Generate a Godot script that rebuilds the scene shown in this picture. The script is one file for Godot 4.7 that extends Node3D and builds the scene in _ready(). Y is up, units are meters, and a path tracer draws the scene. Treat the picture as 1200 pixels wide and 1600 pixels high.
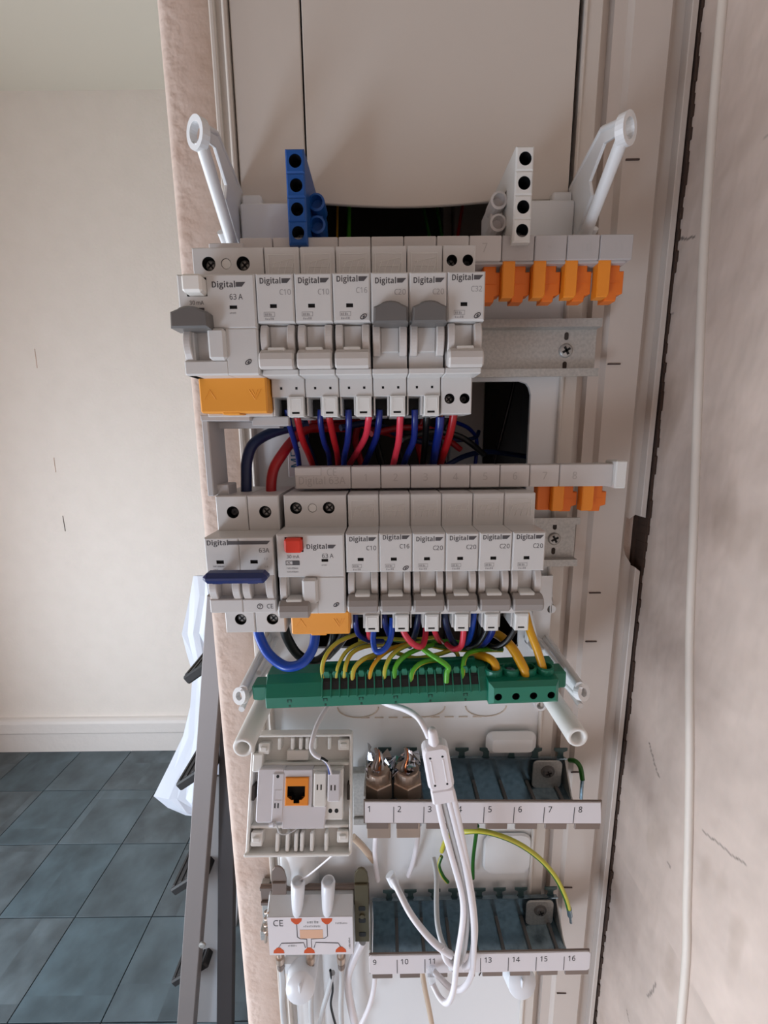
extends Node3D
# Lengths in this script are millimetres; x runs right along the board, y up from eye level, z out of the board.
const EYE := 1450.0

var M := {}
var text_cache := {}
var taken := {}

# ---------- shape helpers ----------
func mm(v: Vector3) -> Vector3:
	return v * 0.001

func world(v: Vector3) -> Vector3:
	return Vector3(v.x, v.y + EYE, v.z) * 0.001

func mb() -> SurfaceTool:
	var st := SurfaceTool.new()
	st.begin(Mesh.PRIMITIVE_TRIANGLES)
	return st

func poly(st: SurfaceTool, pts: Array, out: Vector3, group := -1) -> void:
	var n := Vector3.ZERO
	for i in pts.size():
		n += (pts[i] as Vector3).cross(pts[(i + 1) % pts.size()])
	var ccw := n.dot(out) > 0.0
	for i in range(1, pts.size() - 1):
		st.set_smooth_group(group)
		if ccw:
			st.add_vertex(mm(pts[0])); st.set_smooth_group(group); st.add_vertex(mm(pts[i + 1])); st.set_smooth_group(group); st.add_vertex(mm(pts[i]))
		else:
			st.add_vertex(mm(pts[0])); st.set_smooth_group(group); st.add_vertex(mm(pts[i])); st.set_smooth_group(group); st.add_vertex(mm(pts[i + 1]))

func cbox(st: SurfaceTool, lo: Vector3, hi: Vector3, b := 0.4) -> void:
	var c := (lo + hi) * 0.5
	var h := (hi - lo) * 0.5
	b = minf(b, minf(h.x, minf(h.y, h.z)) * 0.8)
	var ax := [Vector3.RIGHT, Vector3.UP, Vector3.BACK]
	var pt := func(s: Vector3, axis: int) -> Vector3:
		var q: Vector3 = h - Vector3.ONE * b
		q[axis] = h[axis]
		return c + q * s
	for a in 3:
		var u := (a + 1) % 3
		var v := (a + 2) % 3
		for sg in [-1.0, 1.0]:
			var f := []
			for k in [[-1, -1], [1, -1], [1, 1], [-1, 1]]:
				var s := Vector3.ZERO
				s[a] = sg; s[u] = k[0]; s[v] = k[1]
				f.append(pt.call(s, a))
			poly(st, f, ax[a] * sg)
		for s1 in [-1.0, 1.0]:
			for s2 in [-1.0, 1.0]:
				var s := Vector3.ZERO
				s[u] = s1; s[v] = s2
				var p := s; p[a] = -1.0
				var q := s; q[a] = 1.0
				poly(st, [pt.call(p, u), pt.call(q, u), pt.call(q, v), pt.call(p, v)], s)
	for x in [-1.0, 1.0]:
		for y in [-1.0, 1.0]:
			for z in [-1.0, 1.0]:
				var s := Vector3(x, y, z)
				poly(st, [pt.call(s, 0), pt.call(s, 1), pt.call(s, 2)], s)

func inset(p: Array, b: float) -> Array:
	var area := 0.0
	for i in p.size():
		area += (p[i] as Vector2).cross(p[(i + 1) % p.size()])
	var sg := 1.0 if area > 0 else -1.0
	var r := []
	for i in p.size():
		var a: Vector2 = p[(i - 1 + p.size()) % p.size()]
		var m: Vector2 = p[i]
		var c: Vector2 = p[(i + 1) % p.size()]
		var n1 := (m - a).normalized().orthogonal() * -sg
		var n2 := (c - m).normalized().orthogonal() * -sg
		var n := (n1 + n2).normalized()
		r.append(m + n * b / maxf(0.4, n.dot(n1)))
	return r

# a polygon swept along an axis: plane "x" takes (z, y), "z" takes (x, y), "y" takes (x, z)
func place2(plane: String, p: Vector2, t: float) -> Vector3:
	if plane == "x":
		return Vector3(t, p.y, p.x)
	if plane == "y":
		return Vector3(p.x, t, p.y)
	return Vector3(p.x, p.y, t)

func prism(st: SurfaceTool, plane: String, pts: Array, t0: float, t1: float, b := 0.3, smooth := false) -> void:
	var ax := {"x": Vector3.RIGHT, "y": Vector3.UP, "z": Vector3.BACK}[plane] as Vector3
	var ins := inset(pts, b) if b > 0.0 else pts
	var rings := [[ins, t0], [pts, t0 + b], [pts, t1 - b], [ins, t1]]
	var mid := Vector2.ZERO
	for p in pts:
		mid += p
	mid /= pts.size()
	var area := 0.0
	for i in pts.size():
		area += (pts[i] as Vector2).cross(pts[(i + 1) % pts.size()])
	var sg := 1.0 if area > 0 else -1.0
	for k in 3:
		if b <= 0.0 and k != 1:
			continue
		for i in pts.size():
			var j := (i + 1) % pts.size()
			var n2 := ((pts[j] as Vector2) - (pts[i] as Vector2)).orthogonal() * -sg
			var out := place2(plane, -n2, 0.0)
			poly(st, [place2(plane, rings[k][0][i], rings[k][1]), place2(plane, rings[k][0][j], rings[k][1]), place2(plane, rings[k + 1][0][j], rings[k + 1][1]), place2(plane, rings[k + 1][0][i], rings[k + 1][1])], out + ax * ([-0.2, 0.0, 0.2][k]) * out.length(), 1 if smooth and k == 1 else -1)
	var idx := Geometry2D.triangulate_polygon(PackedVector2Array(ins))
	for i in range(0, idx.size(), 3):
		for e in [[t0, -1.0], [t1, 1.0]]:
			poly(st, [place2(plane, ins[idx[i]], e[0]), place2(plane, ins[idx[i + 1]], e[0]), place2(plane, ins[idx[i + 2]], e[0])], ax * e[1])

func circle(c: Vector2, r: float, n := 16) -> Array:
	var a := []
	for i in n:
		a.append(c + Vector2.from_angle(TAU * i / n) * r)
	return a

func rect(x0: float, x1: float, y0: float, y1: float) -> Array:
	return [Vector2(x0, y0), Vector2(x1, y0), Vector2(x1, y1), Vector2(x0, y1)]

func round_rect(x0: float, x1: float, y0: float, y1: float, r: float, n := 4) -> Array:
	var a := []
	for k in 4:
		var c: Vector2 = [Vector2(x1 - r, y1 - r), Vector2(x0 + r, y1 - r), Vector2(x0 + r, y0 + r), Vector2(x1 - r, y0 + r)][k]
		for i in n + 1:
			a.append(c + Vector2.from_angle(PI * 0.5 * (k + float(i) / n)) * r)
	return a

func ray_poly(c: Vector2, d: Vector2, p: Array) -> Vector2:
	var best := c
	var bl := -1.0
	for i in p.size():
		var h = Geometry2D.segment_intersects_segment(c, c + d * 5000.0, p[i], p[(i + 1) % p.size()])
		if h != null and c.distance_to(h) > bl:
			bl = c.distance_to(h); best = h
	return best

# front sheet at z with one hole (star-shaped), its wall and its floor
func hole_cell(st: SurfaceTool, cell: Array, z: float, hole: Array, depth: float, floor_st: SurfaceTool = null) -> void:
	if hole.is_empty():
		poly(st, [Vector3(cell[0].x, cell[0].y, z), Vector3(cell[1].x, cell[1].y, z), Vector3(cell[2].x, cell[2].y, z), Vector3(cell[3].x, cell[3].y, z)], Vector3.BACK)
		return
	var c := Vector2.ZERO
	for p in hole:
		c += p
	c /= hole.size()
	var dirs := []
	for p in hole:
		dirs.append((p - c).angle())
	for p in cell:
		dirs.append((p - c).angle())
	dirs.sort()
	var inner := []
	var outer := []
	for a in dirs:
		var d := Vector2.from_angle(a)
		inner.append(ray_poly(c, d, hole)); outer.append(ray_poly(c, d, cell))
	for i in dirs.size():
		var j := (i + 1) % dirs.size()
		poly(st, [Vector3(inner[i].x, inner[i].y, z), Vector3(outer[i].x, outer[i].y, z), Vector3(outer[j].x, outer[j].y, z), Vector3(inner[j].x, inner[j].y, z)], Vector3.BACK)
	var f := floor_st if floor_st else st  # hole sides and floor take the dark material, their shade painted in
	for i in hole.size():
		var p: Vector2 = hole[i]
		var q: Vector2 = hole[(i + 1) % hole.size()]
		var inw := c - (p + q) * 0.5
		poly(f, [Vector3(p.x, p.y, z - 0.4), Vector3(q.x, q.y, z - 0.4), Vector3(q.x, q.y, z - depth), Vector3(p.x, p.y, z - depth)], Vector3(inw.x, inw.y, 0))
		poly(st, [Vector3(p.x, p.y, z), Vector3(q.x, q.y, z), Vector3(q.x, q.y, z - 0.4), Vector3(p.x, p.y, z - 0.4)], Vector3(inw.x, inw.y, 0))
	if depth < 500.0:
		var fl := []
		for p in hole:
			fl.append(Vector3(p.x, p.y, z - depth))
		poly(f, fl, Vector3.BACK)

# a box whose front face is cut into cells side by side along x, each with a hole or none
func holed_box(st: SurfaceTool, lo: Vector3, hi: Vector3, b: float, cells: Array, floor_st = null) -> void:
	var l := lo + Vector3(b, b, 0)
	var h := hi - Vector3(b, b, 0)
	var zb := hi.z - b
	poly(st, [lo, Vector3(hi.x, lo.y, lo.z), Vector3(hi.x, hi.y, lo.z), Vector3(lo.x, hi.y, lo.z)], Vector3.FORWARD)
	var A := [Vector3(lo.x, lo.y, lo.z), Vector3(hi.x, lo.y, lo.z), Vector3(hi.x, hi.y, lo.z), Vector3(lo.x, hi.y, lo.z)]
	var B := [Vector3(lo.x, lo.y, zb), Vector3(hi.x, lo.y, zb), Vector3(hi.x, hi.y, zb), Vector3(lo.x, hi.y, zb)]
	var C := [Vector3(l.x, l.y, hi.z), Vector3(h.x, l.y, hi.z), Vector3(h.x, h.y, hi.z), Vector3(l.x, h.y, hi.z)]
	var N := [Vector3.DOWN, Vector3.RIGHT, Vector3.UP, Vector3.LEFT]
	for i in 4:
		var j := (i + 1) % 4
		poly(st, [A[i], A[j], B[j], B[i]], N[i])
		poly(st, [B[i], B[j], C[j], C[i]], N[i] + Vector3.BACK)
	for k in cells.size():
		var x0: float = l.x if k == 0 else cells[k][0]
		var x1: float = h.x if k == cells.size() - 1 else cells[k][1]
		hole_cell(st, rect(x0, x1, l.y, h.y), hi.z, cells[k][2], cells[k][3], floor_st[k] if floor_st is Array else floor_st)

func spline(pts: Array, n := 6) -> Array:
	if pts.size() < 3:
		return pts
	var r := []
	for i in pts.size() - 1:
		var p0: Vector3 = pts[maxi(i - 1, 0)]
		var p1: Vector3 = pts[i]
		var p2: Vector3 = pts[i + 1]
		var p3: Vector3 = pts[mini(i + 2, pts.size() - 1)]
		for k in n:
			r.append(p1.cubic_interpolate(p2, p0, p3, float(k) / n))
	r.append(pts[-1])
	return r

func tube(st: SurfaceTool, path: Array, r: float, seg := 10, r_end := -1.0) -> void:
	var up := Vector3(0.31, 0.2, 0.93)
	var rings := []
	for i in path.size():
		var d: Vector3 = (path[mini(i + 1, path.size() - 1)] - path[maxi(i - 1, 0)]).normalized()
		if absf(up.dot(d)) > 0.97:
			up = Vector3(0.93, 0.1, 0.2)
		var s := d.cross(up).normalized()
		up = s.cross(d).normalized()
		var rr := r if r_end < 0.0 else lerpf(r, r_end, float(i) / (path.size() - 1))
		var ring := []
		for k in seg:
			var a := TAU * k / seg
			ring.append(path[i] + (s * cos(a) + up * sin(a)) * rr)
		rings.append(ring)
	for i in path.size() - 1:
		for k in seg:
			var j := (k + 1) % seg
			poly(st, [rings[i][k], rings[i][j], rings[i + 1][j], rings[i + 1][k]], rings[i][k] + rings[i][j] - path[i] * 2.0, 1)
	poly(st, rings[0], path[0] - path[1])
	poly(st, rings[-1], path[-1] - path[-2])

# profile of (radius, distance along axis) turned about an axis
func lathe(st: SurfaceTool, c: Vector3, axis: Vector3, prof: Array, seg := 20, smooth := false) -> void:
	axis = axis.normalized()
	var s := axis.cross(Vector3(0.2, 0.9, 0.37)).normalized()
	var u := s.cross(axis)
	for i in prof.size() - 1:
		var p: Vector2 = prof[i]
		var q: Vector2 = prof[i + 1]
		var t := (q - p)
		for k in seg:
			var a := TAU * k / seg
			var b := TAU * (k + 1) / seg
			var da := s * cos(a) + u * sin(a)
			var db := s * cos(b) + u * sin(b)
			var f := []
			f.append(c + da * p.x + axis * p.y)
			if p.x > 0.0001:
				f.append(c + db * p.x + axis * p.y)
			if q.x > 0.0001:
				f.append(c + db * q.x + axis * q.y)
			f.append(c + da * q.x + axis * q.y)
			if q.x <= 0.0001 and p.x <= 0.0001:
				continue
			poly(st, f, (da + db) * t.y - axis * t.x * 2.0, 1 if smooth else -1)

# ---------- object helpers ----------
func numbered(called: String) -> String:
	if not taken.has(called):
		taken[called] = 0
		return called
	taken[called] += 1
	return "%s_%03d" % [called, taken[called]]

func tag(o: Node3D, label := "", category := "", group := "", kind := "") -> Node3D:
	if label: o.set_meta("label", label)
	if category: o.set_meta("category", category)
	if group: o.set_meta("group", group)
	if kind: o.set_meta("kind", kind)
	return o

func thing(called: String, at: Vector3, label: String, category: String, group := "") -> Node3D:
	var o := Node3D.new()
	o.name = numbered(called)
	add_child(o, true)
	o.position = world(at)
	return tag(o, label, category, group)

func obj(called: String, st: SurfaceTool, m: Material, parent: Node3D = null, at := Vector3.ZERO) -> MeshInstance3D:
	st.generate_normals()
	var o := MeshInstance3D.new()
	o.mesh = st.commit()
	o.material_override = m
	if parent:
		var used := 0
		for ch in parent.get_children():
			if str(ch.name).begins_with(called) and (str(ch.name).length() == called.length() or str(ch.name).substr(called.length()).is_valid_int() or str(ch.name)[called.length()] == "_" and str(ch.name).substr(called.length() + 1).is_valid_int()):
				used += 1
		o.name = called if used == 0 else "%s_%03d" % [called, used]
		parent.add_child(o, true)
		o.position = mm(at)
	else:
		o.name = numbered(called)
		add_child(o, true)
		o.position = world(at)
	return o

func struct(called: String, st: SurfaceTool, m: Material, at := Vector3.ZERO) -> MeshInstance3D:
	var o := obj(called, st, m, null, at)
	o.set_meta("kind", "structure")
	return o

func txt(parent: Node3D, s: String, h: float, at: Vector3, m: Material, tilt := 0.0, called := "lettering", squeeze := 1.0, bold := false) -> void:
	var key := "%s/%.2f/%s" % [s, h, bold]
	if not text_cache.has(key):
		var f := SystemFont.new()
		f.font_names = PackedStringArray(["Droid Sans"])
		if bold: f.font_weight = 700
		var t := TextMesh.new()
		t.font = f; t.text = s; t.font_size = 32; t.pixel_size = 0.001
		t.depth = 0.0028 / h; t.curve_step = 2.0
		t.horizontal_alignment = HORIZONTAL_ALIGNMENT_LEFT
		text_cache[key] = t
	var o := MeshInstance3D.new()
	o.mesh = text_cache[key]; o.material_override = m
	var used := 0
	for ch in parent.get_children():
		if str(ch.name).begins_with(called): used += 1
	o.name = called if used == 0 else "%s_%03d" % [called, used]
	parent.add_child(o, true)
	o.position = mm(at); o.rotation.z = tilt; o.scale = Vector3(squeeze, 1, 1) * h / 23.0

# print too fine to read: a row of small strokes
func scribble(parent: Node3D, n: int, h: float, at: Vector3, m: Material, tilt := 0.0) -> void:
	var rng := RandomNumberGenerator.new()
	rng.seed = n * 31 + int(h * 100.0)
	var st := mb()
	for k in n:
		var x := k * h * 0.78
		var w := rng.randf_range(0.3, 0.62) * h
		cbox(st, Vector3(x, -0.5 * h, -0.08), Vector3(x + w, rng.randf_range(0.1, 0.5) * h, 0.06), 0.0)
	var o := obj("fine_print", st, m, parent, at)
	o.rotation.z = tilt

func noise_tex(freq: float, ramp: Array, sd: int, size := 512, as_normal := false, oct := 4, bump := 4.0) -> NoiseTexture2D:
	var n := FastNoiseLite.new()
	n.noise_type = FastNoiseLite.TYPE_SIMPLEX_SMOOTH
	n.seed = sd; n.frequency = freq; n.fractal_octaves = oct
	var t := NoiseTexture2D.new()
	t.width = size; t.height = size; t.seamless = true; t.noise = n; t.generate_mipmaps = false
	if as_normal:
		t.as_normal_map = true; t.bump_strength = bump
	else:
		var g := Gradient.new()
		g.offsets = PackedFloat32Array([0.0, 0.5, 1.0])
		g.colors = PackedColorArray(ramp)
		t.color_ramp = g
	return t

func mat(name_: String, c: Color, rough := 0.5, metal := 0.0, spec := 0.5) -> StandardMaterial3D:
	var m := StandardMaterial3D.new()
	m.resource_name = name_; m.albedo_color = c; m.roughness = rough; m.metallic = metal; m.metallic_specular = spec
	M[name_] = m
	return m

func tri(m: StandardMaterial3D, albedo: Texture2D, normal: Texture2D, per_m: float, strength := 0.5) -> void:
	m.uv1_triplanar = true; m.uv1_world_triplanar = true
	m.uv1_scale = Vector3.ONE * per_m
	if albedo: m.albedo_texture = albedo
	if normal:
		m.normal_enabled = true; m.normal_texture = normal; m.normal_scale = strength

# the scraped paint of the right wall: patches, scuffs and scratches
func wall_image() -> ImageTexture:
	var w := 512
	var h := 1024
	var im := Image.create(w, h, false, Image.FORMAT_RGB8)
	var n := FastNoiseLite.new(); n.seed = 5; n.frequency = 0.006; n.fractal_octaves = 4
	var n2 := FastNoiseLite.new(); n2.seed = 9; n2.frequency = 0.03; n2.fractal_octaves = 3
	var n3 := FastNoiseLite.new(); n3.seed = 21; n3.frequency = 0.02; n3.fractal_octaves = 3
	var base := Color(0.75, 0.675, 0.625)
	for y in h:
		for x in w:
			var v := 1.0 + n.get_noise_2d(x, y * 0.4) * 0.09 + n2.get_noise_2d(x, y) * 0.05
			var c := base * v
			var s := n3.get_noise_2d(x * 1.0 + 300, y * 0.35)
			if s > 0.38:
				c = c.lerp(Color(0.64, 0.56, 0.50), clampf((s - 0.38) * 2.0, 0.0, 0.3))
			im.set_pixel(x, y, c)
	var rng := RandomNumberGenerator.new(); rng.seed = 4
	for k in 70:
		var p := Vector2(rng.randf() * w, rng.randf() * h)
		var d := Vector2.from_angle(rng.randf_range(-0.5, 0.7) + (PI * 0.5 if k % 4 == 0 else 0.0))
		var steps := rng.randi_range(4, 34)
		var dk := rng.randf_range(0.55, 0.9)
		for i in steps:
			p += d; d = d.rotated(rng.randf_range(-0.12, 0.12))
			if p.x < 1 or p.y < 1 or p.x >= w - 1 or p.y >= h - 1: break
			var c := im.get_pixel(int(p.x), int(p.y))
			im.set_pixel(int(p.x), int(p.y), c * dk)
	return ImageTexture.create_from_image(im)

func floor_image(sd: int) -> ImageTexture:
	var im := Image.create(256, 256, false, Image.FORMAT_RGB8)
	var n := FastNoiseLite.new(); n.seed = sd; n.frequency = 0.012; n.fractal_octaves = 5
	var n2 := FastNoiseLite.new(); n2.seed = sd + 40; n2.frequency = 0.02
	for y in 256:
		for x in 256:
			var v := 1.0 + n.get_noise_2d(x, y) * 0.28
			var c := Color(0.33, 0.385, 0.41) * v
			var s := n2.get_noise_2d(x * 0.5 + y * 0.5, y * 2.0 - x * 2.0)
			if s > 0.55: c = c.lerp(Color(0.45, 0.48, 0.5), (s - 0.55) * 1.2)
			im.set_pixel(x, y, c)
	return ImageTexture.create_from_image(im)

func materials() -> void:
	tri(mat("far_paint", Color(0.93, 0.905, 0.875), 0.85), noise_tex(0.012, [Color(0.985, 0.982, 0.98), Color(0.995, 0.992, 0.99), Color(1, 1, 1)], 2), noise_tex(0.09, [], 3, 512, true, 4, 3.0), 1.4, 0.15)
	tri(mat("plaster", Color(0.87, 0.785, 0.73), 0.9), noise_tex(0.012, [Color(0.93, 0.90, 0.88), Color(0.98, 0.975, 0.97), Color(1, 1, 1)], 8), noise_tex(0.05, [], 4, 512, true, 5, 5.0), 4.0, 0.4)
	var rw := mat("stained_wall", Color(1, 1, 1), 0.9)
	tri(rw, wall_image(), noise_tex(0.02, [], 6, 512, true, 5, 6.0), 1.6, 0.35)
	rw.uv1_scale = Vector3(1.6, 0.9, 1.6)
	mat("ceiling_paint", Color(0.90, 0.885, 0.83), 0.95)
	mat("room_paint", Color(0.87, 0.77, 0.71), 0.95)
	tri(mat("baseboard_paint", Color(0.90, 0.885, 0.87), 0.5), null, noise_tex(0.02, [], 7, 256, true), 3.0, 0.2)
	for k in 3:
		var fm := mat("tile%d" % k, [Color(1, 1, 1), Color(0.93, 0.96, 0.97), Color(1.0, 0.97, 0.96)][k], 0.42)
		fm.albedo_texture = floor_image(11 + k)
		fm.uv1_triplanar = true; fm.uv1_world_triplanar = true; fm.uv1_scale = Vector3.ONE * (1.7 + 0.37 * k)
		fm.uv1_offset = Vector3(0.3 * k, 0, 0.17 * k)
	mat("joint", Color(0.10, 0.12, 0.14), 0.9)
	var fine := noise_tex(0.12, [], 12, 256, true, 3, 2.0)
	tri(mat("pvc", Color(0.815, 0.775, 0.735), 0.42), null, fine, 40.0, 0.05)  # beige plastic, deepened to paint in the dimmer top of the board
	tri(mat("pvc_edge", Color(0.79, 0.74, 0.70), 0.5), null, fine, 40.0, 0.08)  # same beige, also deepened in place of shade on the moulding
	tri(mat("pvc_shade", Color(0.80, 0.74, 0.68), 0.55), null, fine, 40.0, 0.08)
	mat("frame_white", Color(0.89, 0.885, 0.88), 0.38)
	mat("clear_white", Color(0.90, 0.90, 0.91), 0.3)
	mat("cream", Color(0.90, 0.885, 0.86), 0.4)
	mat("module", Color(0.80, 0.785, 0.77), 0.42)
	mat("module_light", Color(0.86, 0.85, 0.83), 0.4)
	mat("toggle", Color(0.78, 0.755, 0.735), 0.35)
	mat("lever", Color(0.58, 0.55, 0.53), 0.3)
	mat("lever_dark", Color(0.40, 0.385, 0.375), 0.35)
	mat("print", Color(0.30, 0.285, 0.29), 0.6)
	mat("print_faint", Color(0.60, 0.585, 0.58), 0.6)
	mat("emboss", Color(0.70, 0.675, 0.66), 0.5)
	mat("black", Color(0.02, 0.02, 0.022), 0.6)
	mat("hole_shade", Color(0.05, 0.047, 0.045), 0.7)  # near-black puts the shade of holes and recesses into their colour
	mat("dark_red", Color(0.17, 0.05, 0.05), 0.5)
	mat("comb", Color(0.79, 0.765, 0.75), 0.5)
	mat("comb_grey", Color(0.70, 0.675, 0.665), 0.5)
	mat("grey_plastic", Color(0.72, 0.705, 0.70), 0.5)
	mat("orange", Color(0.93, 0.55, 0.13), 0.45)
	mat("orange_deep", Color(0.88, 0.44, 0.10), 0.5)
	mat("orange_cap", Color(0.91, 0.60, 0.20), 0.5)
	mat("red_button", Color(0.86, 0.19, 0.08), 0.35)
	mat("white_button", Color(0.89, 0.87, 0.84), 0.4)
	mat("blue_handle", Color(0.075, 0.135, 0.36), 0.35)
	mat("blue_block", Color(0.06, 0.30, 0.58), 0.45)
	mat("blue_wire", Color(0.04, 0.13, 0.44), 0.3)
	mat("blue_bright", Color(0.05, 0.26, 0.66), 0.3)
	mat("navy_wire", Color(0.035, 0.11, 0.27), 0.4)
	mat("red_wire", Color(0.62, 0.06, 0.09), 0.32)
	mat("pink_wire", Color(0.80, 0.19, 0.27), 0.3)
	mat("black_wire", Color(0.03, 0.03, 0.032), 0.35)
	mat("yellow_wire", Color(0.85, 0.62, 0.08), 0.35)
	mat("green_wire", Color(0.33, 0.66, 0.15), 0.3)
	mat("dark_green_wire", Color(0.12, 0.36, 0.08), 0.35)
	mat("olive_wire", Color(0.76, 0.73, 0.24), 0.35)
	mat("green_bar", Color(0.06, 0.45, 0.35), 0.4)
	mat("green_deep", Color(0.03, 0.25, 0.19), 0.5)
	tri(mat("zinc", Color(0.74, 0.73, 0.71), 0.42, 0.5), noise_tex(0.06, [Color(0.88, 0.88, 0.89), Color(0.95, 0.95, 0.95), Color(1, 1, 1)], 14, 256), null, 24.0)
	tri(mat("steel", Color(0.60, 0.69, 0.74), 0.24, 0.8), noise_tex(0.02, [Color(0.8, 0.8, 0.8), Color(0.95, 0.95, 0.95), Color(1, 1, 1)], 15, 256), null, 30.0)  # bluish tint paints in the reflection of the blue floor
	mat("tab_metal", Color(0.28, 0.36, 0.36), 0.35, 0.4)
	mat("nickel", Color(0.74, 0.655, 0.59), 0.28, 0.6)
	mat("screw", Color(0.52, 0.52, 0.51), 0.35, 0.6)
	mat("foil", Color(0.72, 0.72, 0.74), 0.12, 1.0)
	mat("copper", Color(0.80, 0.46, 0.28), 0.3, 1.0)
	mat("brass", Color(0.38, 0.35, 0.27), 0.4, 0.5)
	mat("brown_metal", Color(0.50, 0.44, 0.405), 0.4, 0.35)
	mat("label_white", Color(0.84, 0.82, 0.83), 0.5)
	mat("strip_white", Color(0.85, 0.82, 0.82), 0.5)
	mat("cable_white", Color(0.90, 0.875, 0.88), 0.35)
	mat("wall_cable", Color(0.84, 0.79, 0.74), 0.5)
	mat("cable_grey", Color(0.76, 0.755, 0.75), 0.4)
	mat("cable_beige", Color(0.78, 0.69, 0.60), 0.45)
	mat("stripe_blue", Color(0.22, 0.32, 0.62), 0.4)
	mat("tag_orange", Color(0.78, 0.30, 0.06), 0.5)
	mat("tag_peach", Color(0.84, 0.66, 0.54), 0.6)
	mat("tape_teal", Color(0.06, 0.36, 0.50), 0.5)
	mat("pencil", Color(0.30, 0.24, 0.22), 0.8)
	mat("cavity", Color(0.24, 0.21, 0.19), 0.95)  # dark tone paints in the shade of the hollow wall and slots
	mat("stud", Color(0.60, 0.55, 0.52), 0.5, 0.1)
	mat("gap_shade", Color(0.25, 0.18, 0.14), 0.95)  # dark brown painted in for the shaded gap beside the moulding
	mat("alu", Color(0.56, 0.53, 0.52), 0.5, 0.3)
	mat("alu_dark", Color(0.34, 0.32, 0.32), 0.5, 0.4)
	mat("tread", Color(0.12, 0.115, 0.115), 0.6)
	mat("alu_light", Color(0.74, 0.74, 0.75), 0.5, 0.2)
	var bag := mat("bag_film", Color(0.90, 0.92, 0.96), 0.35)
	bag.backlight_enabled = true; bag.backlight = Color(0.55, 0.57, 0.60)
	var clr := mat("clear_plastic", Color(0.95, 0.97, 1.0, 0.25), 0.1)
	clr.transparency = BaseMaterial3D.TRANSPARENCY_ALPHA
	var glass := mat("pane", Color(0.95, 0.98, 1.0, 0.06), 0.03)
	glass.transparency = BaseMaterial3D.TRANSPARENCY_ALPHA

# ---------- the scene ----------
func _ready() -> void:
	materials()
	var cam := Camera3D.new()
	cam.name = "camera"
	cam.position = world(Vector3(0, 0, 293))
	cam.fov = 101.812; cam.near = 0.01; cam.far = 30.0
	cam.basis = Basis.from_euler(Vector3(deg_to_rad(-10.271), 0, 0)) * Basis(Vector3.BACK, deg_to_rad(-0.591))
	add_child(cam); cam.current = true

	var env := Environment.new()
	var sky := Sky.new()
	var psm := ProceduralSkyMaterial.new()
	psm.sky_top_color = Color(0.62, 0.72, 0.86); psm.sky_horizon_color = Color(0.84, 0.88, 0.93)
	psm.ground_bottom_color = Color(0.35, 0.34, 0.32); psm.ground_horizon_color = Color(0.62, 0.62, 0.60)
	sky.sky_material = psm
	env.background_mode = Environment.BG_SKY; env.sky = sky
	env.background_energy_multiplier = 0.6
	env.tonemap_mode = Environment.TONE_MAPPER_LINEAR
	env.tonemap_exposure = 1.1
	env.sdfgi_enabled = true; env.ssao_enabled = true; env.ssil_enabled = true
	var we := WorldEnvironment.new()
	we.name = "world_environment"; we.environment = env
	add_child(we)

	# daylight through the glazed door in the left wall
	var day := AreaLight3D.new()
	day.name = "window_daylight"
	day.area_size = Vector2(0.94, 1.2)
	day.light_color = Color(0.90, 0.95, 1.0)
	day.light_energy = 3.5
	day.shadow_enabled = true
	day.area_range = 12.0
	add_child(day)
	day.position = world(Vector3(-1885, -680, -20))
	day.rotation_degrees = Vector3(0, -90, 0)

	# added fill light in a made-up low window, brightening the lower board
	var low := AreaLight3D.new()
	low.name = "added_low_fill"
	low.area_size = Vector2(0.6, 0.64)
	low.light_color = Color(0.85, 0.92, 1.0)
	low.light_energy = 1.8
	low.shadow_enabled = true
	low.area_range = 12.0
	add_child(low)
	low.position = world(Vector3(-885, -1000, 900))
	low.rotation_degrees = Vector3(0, -90, 0)

	setting()
	enclosure()
	rails_and_combs()
	upper_row()
	lower_row()
	terminal_blocks()
	earth_bar()
	wires_between_rows()
	wires_below()
	communication_area()
	ladder_and_bag()

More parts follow.
